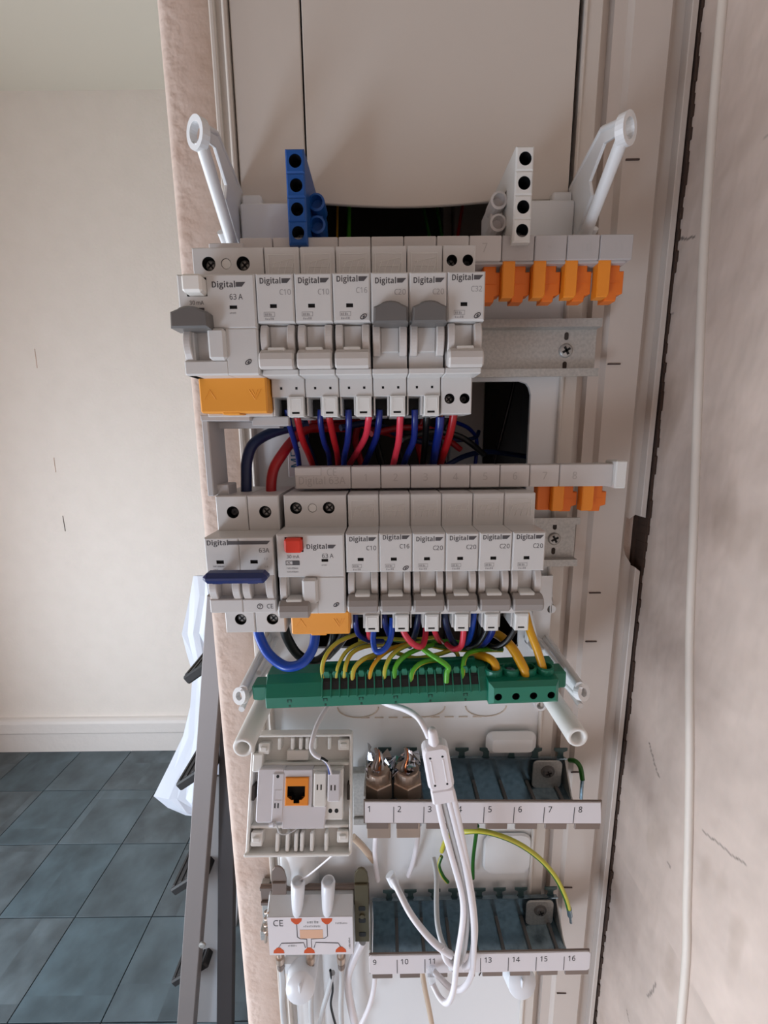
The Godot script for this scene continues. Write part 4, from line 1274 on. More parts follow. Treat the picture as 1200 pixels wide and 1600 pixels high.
	for k in 4:
		wire(["dark red wire sweeping sideways in the shade under the first upper C10", "navy wire sweeping sideways in the shade under the second upper C10", "dark red wire sweeping sideways in the shade under the first upper C20", "black wire sweeping sideways in the shade under the second upper C20"][k], [M.red_wire, M.navy_wire, M.red_wire, M.black_wire][k], 2.2, [Vector3(-48 + 20 * k, 10 - 4 * k, 14), Vector3(-26 + 20 * k, 12 - 3 * k, -2), Vector3(-4 + 20 * k, 4 - 5 * (k % 2), -10), Vector3(22 + 18 * k, -2 - 4 * k, -24)], g)
	wire("thick blue cable bending down into the double pole breaker's left terminal", M.navy_wire, 3.3, [Vector3(-84.4, -36.2, 40.0), Vector3(-83.6, -25.2, 40.0), Vector3(-82.8, -13.6, 39.0), Vector3(-79.6, -4.1, 36.0), Vector3(-72.7, 1.6, 30.0), Vector3(-62.3, 5.5, 24.0), Vector3(-49.5, 8.0, 16.0)], "feed cables of the double pole breaker")
	wire("thick red cable bending down into the double pole breaker's right terminal", M.red_wire, 3.2, [Vector3(-69.1, -37.1, 40.0), Vector3(-68.5, -26.1, 40.0), Vector3(-66.6, -17.7, 38.0), Vector3(-62.4, -10.2, 34.0), Vector3(-57.8, -2.5, 26.0), Vector3(-50.9, 4.7, 18.0), Vector3(-42.1, 6.4, 10.0), Vector3(-23.7, 6.4, 0.0)], "feed cables of the double pole breaker")
	# printed white label and screws behind the comb
	st = mb(); cbox(st, Vector3(-63.8, -26.1, 12.0), Vector3(-48.8, -2.8, 13.0), 0.2)
	var tag_ := tag(obj("cable_label", st, M.label_white), "white cable label with blue print behind the left end of the lower comb", "label")
	txt(tag_, "MET", 6.0, Vector3(-58.5, -20.4, 13.3), M.tape_teal, deg_to_rad(90))
	# wires crossing the dark slot above the comb
	var c := [["yellow wire thread crossing the dark slot nearest the blue block", M.yellow_wire, 525, 0.9], ["bright green wire crossing the dark slot right of the blue block", M.green_wire, 545, 1.7], ["thin green wire slanting across the middle of the dark slot", M.dark_green_wire, 682, 1.2], ["thin green wire slanting across the dark slot left of the thin red one", M.dark_green_wire, 703, 1.2], ["thin red wire slanting across the dark slot near the white block", M.red_wire, 730, 1.2]]
	for q in c:
		var px: float = q[2]
		var b := (px - 600.0) * 0.42
		var lean: float = [0.0, 0.0, 5.0, 3.5, -6.0][c.find(q)]
		wire(q[0], q[1], q[3], [Vector3(b - lean * 0.8, 165, -44), Vector3(b, 140, -34), Vector3(b + lean * 0.8, 112, -26), Vector3(b + lean, 90, -20)], "wires in the dark slot")

func wires_below() -> void:
	var g := "wires looping under the lower row"
	wire("thick blue cable looping from the double pole breaker to the red buttoned switch", M.blue_bright, 3.0, [Vector3(-78.4, -112.3, 54.0), Vector3(-76.8, -119.8, 56.0), Vector3(-70.7, -129.1, 60.0), Vector3(-60.0, -134.8, 64.0), Vector3(-50.0, -132.9, 64.0), Vector3(-44.2, -126.4, 60.0), Vector3(-42.6, -118.0, 56.0), Vector3(-42.6, -111.5, 52.0)], g)
	wire("thick black cable looping behind the blue one under the lower row", M.black_wire, 3.2, [Vector3(-64.9, -115.9, 44.0), Vector3(-64.4, -128.0, 40.0), Vector3(-59.2, -143.7, 34.0), Vector3(-49.4, -151.7, 30.0), Vector3(-40.1, -147.4, 26.0), Vector3(-35.6, -136.5, 24.0), Vector3(-33.5, -119.6, 30.0)], g)
	wire("thick black cable hanging between the orange cap and the first blue loop", M.black_wire, 3.4, [Vector3(-23.5, -115.1, 40.0), Vector3(-26.0, -126.9, 34.0), Vector3(-31.9, -139.8, 26.0), Vector3(-41.4, -153.8, 18.0)], g)
	wire("short blue wire looping left under the first lower C10 breaker", M.blue_wire, 1.7, [Vector3(-18.5, -104.3, 50.0), Vector3(-18.3, -114.9, 50.0), Vector3(-16.7, -124.2, 46.0), Vector3(-10.1, -131.3, 40.0), Vector3(-1.8, -136.1, 32.0)], g)
	wire("bright blue wire making the U loop under the first lower breakers", M.blue_bright, 1.8, [Vector3(-6.2, -112.8, 52.0), Vector3(-7.5, -122.6, 56.0), Vector3(-5.5, -128.1, 60.0), Vector3(-0.1, -126.1, 60.0), Vector3(3.5, -120.6, 56.0), Vector3(4.5, -110.0, 52.0)], g)
	wire("blue wire stub beside the U loop under the lower C16 breaker", M.blue_wire, 1.9, [Vector3(-0.6, -108.3, 46.0), Vector3(0.1, -117.9, 44.0), Vector3(2.5, -127.4, 40.0)], g)
	wire("red wire stub under the white connector of the lower C10 breaker", M.pink_wire, 1.6, [Vector3(-10.0, -109.2, 56.0), Vector3(-10.3, -118.3, 52.0), Vector3(-10.5, -130.0, 40.0), Vector3(-9.8, -142.0, 26.0)], g)
	wire("light red wire looping under the white connector of the lower C16 breaker", M.pink_wire, 1.9, [Vector3(9.4, -110.3, 56.0), Vector3(11.8, -118.6, 56.0), Vector3(16.9, -125.4, 56.0), Vector3(22.2, -128.3, 54.0), Vector3(25.1, -126.3, 48.0), Vector3(26.7, -120.1, 40.0)], g)
	wire("dark blue wire falling behind the light red loop", M.navy_wire, 2.0, [Vector3(21.6, -108.6, 46.0), Vector3(20.5, -118.1, 44.0), Vector3(19.4, -128.6, 38.0), Vector3(16.7, -142.1, 28.0)], g)
	wire("short light red wire under the first lower C20 connector", M.pink_wire, 1.8, [Vector3(28.9, -109.6, 56.0), Vector3(30.6, -118.7, 52.0), Vector3(34.0, -129.4, 42.0), Vector3(39.2, -139.4, 30.0)], g)
	wire("dark blue wire falling between the first two lower C20 connectors", M.navy_wire, 2.0, [Vector3(36.7, -107.0, 50.0), Vector3(38.8, -118.6, 48.0), Vector3(43.2, -130.4, 42.0), Vector3(49.4, -141.3, 32.0)], g)
	wire("light red wire hanging straight under the second lower C20 connector", M.pink_wire, 1.8, [Vector3(47.2, -109.7, 58.0), Vector3(47.6, -118.5, 57.0), Vector3(46.8, -128.5, 54.0), Vector3(43.1, -133.5, 48.0), Vector3(40.2, -134.2, 40.0)], g)
	wire("blue wire falling right of the straight light red wire", M.blue_bright, 1.8, [Vector3(54.9, -106.3, 52.0), Vector3(54.5, -117.8, 50.0), Vector3(53.6, -130.4, 44.0), Vector3(52.4, -140.3, 34.0)], g)
	wire("black wire falling under the third lower C20 breaker's left side", M.black_wire, 2.0, [Vector3(59.0, -107.2, 50.0), Vector3(61.1, -119.8, 46.0), Vector3(59.9, -132.6, 40.0), Vector3(55.9, -142.4, 30.0)], g)
	wire("blue wire under the third lower C20 connector", M.blue_wire, 2.2, [Vector3(66.4, -111.8, 54.0), Vector3(66.1, -120.4, 52.0), Vector3(63.5, -130.4, 46.0), Vector3(60.2, -141.3, 34.0)], g)
	wire("glossy black wire curling under the third lower C20 connector", M.black_wire, 1.5, [Vector3(62.4, -110.8, 56.0), Vector3(61.3, -119.7, 55.0), Vector3(57.6, -129.9, 50.0), Vector3(53.3, -135.9, 42.0)], g)
	wire("black wire sweeping left from under the last lower C20 connector", M.black_wire, 1.8, [Vector3(81.0, -112.0, 54.0), Vector3(79.3, -118.3, 54.0), Vector3(75.1, -126.9, 52.0), Vector3(69.6, -132.5, 48.0), Vector3(64.6, -133.5, 40.0)], g)
	var y := "yellow and green wires plugged into the earth bar"
	wire("yellow-green wire in the first slot of the earth bar, arching far right", M.olive_wire, 1.25, [Vector3(-37.6, -150.3, 58.0), Vector3(-39.4, -140.9, 57.0), Vector3(-36.7, -132.8, 54.0), Vector3(-30.3, -128.9, 46.0), Vector3(-19.7, -129.7, 34.0)], y, M.yellow_wire)
	wire("yellow-green wire in the second filled slot of the earth bar", M.olive_wire, 1.2, [Vector3(-30.8, -149.5, 58.0), Vector3(-29.5, -139.8, 57.0), Vector3(-24.8, -133.4, 50.0), Vector3(-16.8, -133.1, 40.0), Vector3(-7.4, -136.1, 30.0)], y, M.dark_green_wire)
	wire("yellow-green wire in the third filled slot of the earth bar", M.olive_wire, 1.3, [Vector3(-26.1, -149.6, 58.0), Vector3(-24.7, -138.9, 57.0), Vector3(-21.2, -134.3, 50.0), Vector3(-13.4, -134.3, 42.0), Vector3(-0.9, -139.0, 30.0)], y, M.yellow_wire)
	wire("yellow-green wire in the fourth filled slot of the earth bar, bending low", M.olive_wire, 1.35, [Vector3(-20.8, -149.0, 59.0), Vector3(-19.5, -140.6, 58.0), Vector3(-14.1, -136.5, 54.0), Vector3(-5.1, -137.1, 46.0), Vector3(7.7, -138.8, 34.0)], y, M.yellow_wire)
	wire("dark yellow-green wire emerging behind the fourth wire of the earth bar", M.olive_wire, 1.1, [Vector3(-17.5, -153.0, 50.0), Vector3(-13.3, -144.4, 48.0), Vector3(-7.2, -140.5, 44.0), Vector3(-1.0, -140.3, 38.0)], y, M.dark_green_wire)
	wire("orange-yellow wire in the middle of the earth bar rising to the right", M.yellow_wire, 1.2, [Vector3(-10.2, -149.1, 59.0), Vector3(-8.9, -141.1, 58.0), Vector3(-4.1, -135.7, 54.0), Vector3(4.0, -134.1, 46.0), Vector3(16.3, -136.1, 34.0)], y, M.olive_wire)
	wire("pale yellow-green wire left of the bright green one in the earth bar", M.olive_wire, 1.35, [Vector3(-1.1, -149.2, 59.0), Vector3(-0.2, -140.3, 58.0), Vector3(3.9, -134.1, 54.0), Vector3(12.2, -132.4, 46.0), Vector3(25.7, -135.8, 34.0)], y, M.green_wire)
	wire("bright green wire arching right from the middle of the earth bar", M.green_wire, 1.45, [Vector3(5.2, -149.3, 59.0), Vector3(5.7, -140.4, 58.0), Vector3(10.2, -135.3, 55.0), Vector3(18.7, -134.1, 48.0), Vector3(33.2, -136.2, 36.0)], y, M.green_wire)
	wire("green wire bending sharply right from the earth bar", M.green_wire, 1.4, [Vector3(15.1, -148.8, 60.0), Vector3(16.7, -141.7, 59.0), Vector3(22.0, -138.3, 56.0), Vector3(31.5, -139.7, 50.0), Vector3(44.3, -145.4, 42.0)], y, M.olive_wire)
	wire("bright green wire crossing diagonally in front of the others into the earth bar", M.green_wire, 1.5, [Vector3(36.8, -147.7, 62.0), Vector3(37.1, -141.3, 62.0), Vector3(37.8, -137.5, 62.0), Vector3(31.5, -132.4, 62.0), Vector3(26.5, -130.8, 58.0), Vector3(21.7, -130.4, 50.0)], y, M.green_wire)
	wire("green wire rising left of the first thick yellow cable", M.green_wire, 1.4, [Vector3(46.9, -148.3, 60.0), Vector3(47.5, -141.3, 58.0), Vector3(49.4, -136.3, 54.0), Vector3(55.4, -135.4, 48.0), Vector3(72.7, -138.2, 40.0)], y, M.olive_wire)
	wire("dark olive wire making a closed curl behind the diagonal green wire", M.olive_wire, 1.3, [Vector3(7.6, -142.4, 36.0), Vector3(20.3, -145.1, 38.0), Vector3(34.9, -141.4, 40.0), Vector3(44.2, -137.6, 42.0), Vector3(47.3, -142.0, 44.0), Vector3(43.2, -146.5, 44.0), Vector3(32.9, -148.7, 40.0)], y, M.dark_green_wire)
	wire("dark green wire lying level behind the light red wires", M.dark_green_wire, 1.8, [Vector3(16.5, -136.4, 30.0), Vector3(28.1, -136.1, 36.0), Vector3(41.5, -138.0, 38.0), Vector3(56.3, -139.1, 38.0), Vector3(78.8, -141.5, 34.0)], y, M.olive_wire)
	wire("green wire lying level just above the dark green one", M.green_wire, 1.5, [Vector3(21.1, -141.2, 28.0), Vector3(38.0, -136.5, 32.0), Vector3(51.0, -137.6, 32.0), Vector3(69.0, -141.6, 30.0)], y, M.dark_green_wire)
	wire("brown olive wire spreading level behind the blue U loop", M.olive_wire, 1.5, [Vector3(-18.7, -139.1, 24.0), Vector3(-0.9, -137.3, 26.0), Vector3(16.8, -138.4, 26.0), Vector3(35.0, -138.8, 22.0)], y, M.dark_green_wire)
	var f := "thick yellow earth cables"
	wire("thick yellow cable in the first large terminal of the earth bar", M.yellow_wire, 2.6, [Vector3(68.9, -153.3, 58.0), Vector3(68.5, -143.7, 58.0), Vector3(66.9, -138.0, 56.0), Vector3(62.7, -137.9, 50.0), Vector3(56.0, -141.6, 40.0)], f)
	var yc := wire("thick yellow cable with frayed end in the third large terminal", M.yellow_wire, 3.0, [Vector3(86.1, -145.3, 60.0), Vector3(84.3, -140.1, 60.0), Vector3(80.8, -133.2, 54.0), Vector3(77.6, -129.5, 48.0), Vector3(74.2, -129.2, 38.0), Vector3(68.7, -131.4, 26.0)], f)
	var st := mb()
	for k in 6:
		var a := TAU * k / 6.0
		tube(st, [Vector3(2.0 * cos(a), -0.5, 2.0 * sin(a)), Vector3(2.3 * cos(a), -3.0, 2.3 * sin(a) + 0.4), Vector3(1.6 * cos(a), -4.6, 1.6 * sin(a))], 0.75, 6)
	obj("frayed_end", st, M.yellow_wire, yc).position = Vector3.ZERO
	wire("thick yellow cable in the last large terminal, rising behind the last breaker", M.yellow_wire, 2.5, [Vector3(98.3, -152.1, 59.0), Vector3(96.9, -141.9, 58.0), Vector3(93.9, -131.4, 56.0), Vector3(89.9, -119.4, 52.0), Vector3(88.2, -109.3, 46.0)], f)

func coax(label: String, pts: Array, at_top: Vector3) -> void:
	var t := thing("coaxial_cable", at_top, label, "cable", "coaxial cables under the splitter")
	var st := mb()
	lathe(st, Vector3.ZERO, Vector3.DOWN, [Vector2(0, -1), Vector2(2.6, -1), Vector2(2.6, 9), Vector2(3.6, 9.6), Vector2(3.6, 15), Vector2(2.8, 16), Vector2(2.8, 22), Vector2(2.0, 23), Vector2(0, 23)], 14)
	obj("plug", st, M.nickel, t)
	st = mb(); lathe(st, Vector3(0, -16.5, 0), Vector3.DOWN, [Vector2(0, 0), Vector2(3.0, 0), Vector2(3.0, 4.5), Vector2(0, 4.5)], 14); obj("plug_collar", st, M.brown_metal, t)
	st = mb()
	var l := []
	for p in pts: l.append(p - at_top)
	tube(st, spline(l), 2.2, 10)
	obj("sheath", st, M.cable_grey, t)

func patch_tray(at: Vector3, first: int, rounded: bool, tabs: Array, label: String, tilt: float) -> Node3D:
	# local origin: middle of the tray's front lip; x -84..84, y up, z 0 at the front
	var t := thing("patch_tray", at, label, "tray", "")
	t.rotation.z = tilt
	var st := mb()
	var xl := -84.0
	var xr := 76.0
	# back wall with its row of T shaped tabs
	cbox(st, Vector3(xl + 2, -10, -36.6), Vector3(xr - 3.0, 13.5, -35.6), 0.2)
	prism(st, "x", [Vector2(-36, 13.5), Vector2(-32.5, 15.2), Vector2(-32.5, 14.2), Vector2(-36, 12.3)], xl + 2, xr - 3, 0.1)
	obj("back_wall", st, M.steel, t)
	for x in tabs:
		st = mb()
		prism(st, "z", [Vector2(x - 3.2, 13), Vector2(x + 3.2, 13), Vector2(x + 2.2, 15), Vector2(x + 2.2, 18), Vector2(x + 5.2, 19.4), Vector2(x + 5.2, 21.6), Vector2(x - 5.2, 21.6), Vector2(x - 5.2, 19.4), Vector2(x - 2.2, 18), Vector2(x - 2.2, 15)], -36.6, -35.6, 0.15)
		obj("retaining_tab", st, M.tab_metal, t)
	# floor of the tray, pierced between the ports
	st = mb()
	cbox(st, Vector3(xl + 2, -10, -36.2), Vector3(xr - 3, -8.8, -0.5), 0.2)
	obj("tray_floor", st, M.steel, t)
	for k in 7:
		st = mb(); cbox(st, Vector3(-63.6 + k * 21.2, -9.0, -36.2), Vector3(-61.0 + k * 21.2, -6.8, -1.0), 0.3); obj("port_divider", st, M.lever_dark, t)
	st = mb(); cbox(st, Vector3(xl, -10, -36.5), Vector3(xl + 1.4, 12, -1), 0.3); obj("end_plate", st, M.zinc, t)
	st = mb(); prism(st, "x", [Vector2(-36.5, -10), Vector2(-36.5, 13.5), Vector2(-34, 13.5), Vector2(-20, -6), Vector2(-12, -10)], xr - 4.4, xr - 3.2, 0.2); obj("end_plate", st, M.zinc, t)
	# front lip, notched along its lower edge
	st = mb()
	cbox(st, Vector3(xl, -9, -1.4), Vector3(84, 9.4, -0.2), 0.2)
	cbox(st, Vector3(xl, -9.6, -6), Vector3(84, -8.4, 0), 0.2)
	for k in 8:
		cbox(st, Vector3(-82.0 + k * 21.2, -14.2, -1.6), Vector3(-82.0 + k * 21.2 + (15.5 if k < 7 else 18.0), -9.2, 0), 0.3)
	obj("front_lip", st, M.brown_metal, t)
	# printed label strip
	st = mb()
	if rounded: prism(st, "z", round_rect(-84.0, 84.3, -8.6, 9.2, 2.6), -0.2, 0.9, 0.2)
	else: prism(st, "z", [Vector2(-83, -8.2), Vector2(84.5, -8.2), Vector2(82.5, 9.0), Vector2(-83, 9.0)], -0.2, 0.9, 0.2)
	var strip := obj("label_strip", st, M.strip_white, t)
	for k in 8:
		if k > 0:
			st = mb(); cbox(st, Vector3(-84.0 + 21.2 * k - 0.25, -7.6, 0.7), Vector3(-84.0 + 21.2 * k + 0.25, 5.2, 1.05), 0.0); obj("divider", st, M.print, strip)
		txt(strip, str(first + k), 4.6, Vector3(-84.0 + 21.2 * k + 2.6, 3.2, 0.95), M.black, 0.0, "number", 0.85)
	# screw tab at the right
	st = mb()
	prism(st, "z", round_rect(46.0, 68.5, -9.0, 15.0, 4.0), -31.5, -30.0, 0.3)
	var tab := obj("fixing_tab", st, M.zinc, t)
	st = mb(); lathe(st, Vector3(57.5, 6.0, -30.2), Vector3.BACK, [Vector2(5.4, 0), Vector2(5.2, 0.8), Vector2(3.6, 0.9), Vector2(3.2, 2.4), Vector2(0, 2.8)], 20); obj("tab_screw", st, M.lever_dark, tab)
	st = mb()
	for a in [0.4, 1.97]:
		var d := Vector2.from_angle(a) * 2.2
		var n := d.orthogonal().normalized() * 0.5
		var c := Vector2(57.5, 6.0)
		prism(st, "z", [c - d - n, c + d - n, c + d + n, c - d + n], -28.0, -27.2, 0.0)
	obj("screw_slot", st, M.black, tab)
	return t

func data_socket() -> void:
	var at := Vector3(-61, -250, 35)
	var t := thing("data_socket", at, "opened white data socket with orange jack, hanging left of the numbered strips", "socket", "")
	t.rotation.x = deg_to_rad(-23.5)
	var st := mb()
	# back pan and its rim
	prism(st, "z", round_rect(-36, 36, -38.5, 38.5, 4.0), -9, -5, 0.4)
	for r in [[-36, 36, 36.5, 38.5, -6, 3], [-38, 35, -38.5, -36.3, -6, 4], [-37.2, -35.0, -38, 38, -6, 3], [34.2, 36.2, -38, 38, -6, 3]]:
		cbox(st, Vector3(r[0], r[2], r[4]), Vector3(r[1], r[3], r[5]), 0.6)
	cbox(st, Vector3(-35, 17, -6), Vector3(34, 19, 1), 0.4)
	cbox(st, Vector3(-35, -22.5, -6), Vector3(34, -20.5, 1), 0.4)
	cbox(st, Vector3(-35.5, 14, -6), Vector3(-28, 26, 4), 0.8)
	cbox(st, Vector3(-12, 20, -6), Vector3(4, 27, 0), 0.6)
	obj("socket_frame", st, M.cream, t)
	for x in [-17.0, -7.5, -1.5, 3.2, 9.0, 19.5]:
		st = mb(); cbox(st, Vector3(x - 1.2, 28.0, -5.5), Vector3(x + 1.2, 35.8, 2.5), 0.5); obj("frame_rib", st, M.cream, t)
	for x in [-15.5, -8.5, -2.5, 1.5, 8.5, 18.5]:
		st = mb(); cbox(st, Vector3(x - 1.2, -35.8, -5.5), Vector3(x + 1.2, -24.5, 3.0), 0.5); obj("frame_rib", st, M.cream, t)
	for q in [[-28, 29, 3.6], [30, 31, 3.6], [-30, -28, 4.4], [30, -27, 3.6]]:
		st = mb()
		prism(st, "z", round_rect(q[0] - 4.0, q[0] + 4.0, q[1] - q[2], q[1] + q[2], 1.0), -6, 3.0, 0.5)
		prism(st, "z", round_rect(q[0] - 2.4, q[0] + 2.4, q[1] - 1.4, q[1] + 1.4, 0.6), 2.5, 4.5, 0.4)
		obj("corner_boss", st, M.cream, t)
	for q in [[-34.0, 0.5], [33.6, 0.5]]:
		st = mb(); cbox(st, Vector3(q[0] - 1.0, q[1] - 4.8, -5), Vector3(q[0] + 1.0, q[1] + 4.8, -0.5 + 3.8), 0.3); obj("side_slot", st, M.cavity, t)
	# mechanism: left flap, jack block, connection block
	st = mb()
	prism(st, "z", round_rect(-30, -11, -16, 17.6, 2.0), -5, 8, 0.6)
	cbox(st, Vector3(-19.0, -15.5, 7), Vector3(-11, 15, 9), 0.6)
	prism(st, "z", [Vector2(-11.5, -5.0), Vector2(-11.5, -19.5), Vector2(17.5, -19.5), Vector2(18.8, -6.0), Vector2(8.6, -6.0), Vector2(8.6, -5.0)], -5, 8.6, 0.4)
	cbox(st, Vector3(-11.5, 12.2, -5), Vector3(8.6, 17.0, 8.6), 0.4)
	cbox(st, Vector3(-11.5, -6, -5), Vector3(-9.8, 13, 8.6), 0.3)
	cbox(st, Vector3(6.1, -6, -5), Vector3(8.6, 13, 8.6), 0.3)
	obj("mechanism", st, M.label_white, t)
	st = mb()
	cbox(st, Vector3(8.4, -15, -5), Vector3(30.2, 16.8, 7), 0.6)
	obj("connection_block", st, M.cream, t)
	for x in [10.2, 19.9]:
		st = mb()
		cbox(st, Vector3(x, -5.5 if x < 15 else -2.0, 5), Vector3(x + 8.4, 15.6, 11 if x < 15 else 12), 0.6)
		var cl := obj("clamp_lid", st, M.cream if x < 15 else M.label_white, t)
		st = mb()
		for dx in [2.0, 4.6]:
			cbox(st, Vector3(x + dx, 5.0, 10.6), Vector3(x + dx + 1.0, 8.4, 11.06 if x < 15 else 12.06), 0.0)
		obj("lid_slot", st, M.cavity, cl)
	st = mb()
	for q in [[21.5, -9.4], [25.8, -9.4]]:
		lathe(st, Vector3(q[0], q[1], 6.9), Vector3.BACK, [Vector2(1.4, 0), Vector2(1.4, 0.15), Vector2(0, 0.15)], 12)
	lathe(st, Vector3(-15.6, 13.0, 8.9), Vector3.BACK, [Vector2(1.1, 0), Vector2(1.1, 0.15), Vector2(0, 0.15)], 12)
	for dx in [-17.2, -15.0]:
		cbox(st, Vector3(dx, -6.6, 8.6), Vector3(dx + 0.9, -3.6, 9.06), 0.0)
	obj("contact_hole", st, M.hole_shade, t)
	st = mb()
	for b in [[-17.6, -12.4, 4.2, 4.5], [-17.6, -12.4, -2.0, -1.7], [-17.6, -17.3, -2, 4.4]]:
		cbox(st, Vector3(b[0], b[2], 8.8), Vector3(b[1], b[3], 9.2), 0.1)
	obj("raised_symbol", st, M.label_white, t)
	# orange jack with its keyed opening
	st = mb()
	var dark := mb()
	holed_box(st, Vector3(-10.0, -5.2, 2), Vector3(6.3, 12.4, 9.6), 0.5, [[-50, 50, [Vector2(-8.4, 7.0), Vector2(-8.4, 0.5), Vector2(-5.4, 0.5), Vector2(-5.4, -1.6), Vector2(-3.9, -1.6), Vector2(-3.9, -3.6), Vector2(0.2, -3.6), Vector2(0.2, -1.6), Vector2(1.6, -1.6), Vector2(1.6, 0.5), Vector2(3.9, 0.5), Vector2(3.9, 7.0)], 7.0]], dark)
	var jk := obj("jack", st, M.orange, t)
	obj("jack_opening", dark, M.black, jk)
	# its incoming cable with two bared cores, and the loose grey core at the foot
	var c := thing("data_cable", at, "white cable entering the data socket from above, ending in blue and white cores", "cable")
	c.rotation.x = deg_to_rad(-23.5)
	st = mb(); tube(st, spline([Vector3(26, 64, -16), Vector3(16, 54, -6), Vector3(11, 46, 3), Vector3(8.4, 38, 8), Vector3(7.6, 31.5, 10), Vector3(10.2, 27.5, 11), Vector3(14.6, 25.2, 11)]), 1.7, 10); obj("sheath", st, M.cable_white, c)
	st = mb(); tube(st, spline([Vector3(14.4, 25.4, 11.6), Vector3(17, 24.6, 12), Vector3(19.5, 22.8, 12)]), 0.9, 8); obj("tape", st, M.black, c)
	st = mb(); tube(st, spline([Vector3(15, 24.8, 11), Vector3(19, 22.6, 12.4), Vector3(21.4, 19.0, 12.8), Vector3(22.4, 15.0, 12.2)]), 0.75, 8); obj("core", st, M.cable_white, c)
	st = mb(); tube(st, spline([Vector3(17, 23.6, 11), Vector3(20, 20.4, 12.0), Vector3(21.2, 15.2, 12.2)]), 0.8, 8); obj("core", st, M.stripe_blue, c)
	var lg := thing("loose_core", at, "thin grey loose core curling under the data socket's white flap", "wire")
	lg.rotation.x = deg_to_rad(-23.5)
	st = mb(); tube(st, spline([Vector3(-16.4, -14.2, 9.6), Vector3(-14.6, -16.5, 10.5), Vector3(-12.8, -21.4, 9), Vector3(-9.6, -23.4, 7), Vector3(-4.5, -22.2, 6), Vector3(-1.5, -20.6, 5)]), 0.45, 6); obj("strand", st, M.cable_grey, lg)
	st = mb(); tube(st, [Vector3(-19.5, -16.6, 9.2), Vector3(-16.6, -16.0, 10)], 1.5, 8); obj("end_sleeve", st, M.label_white, lg)

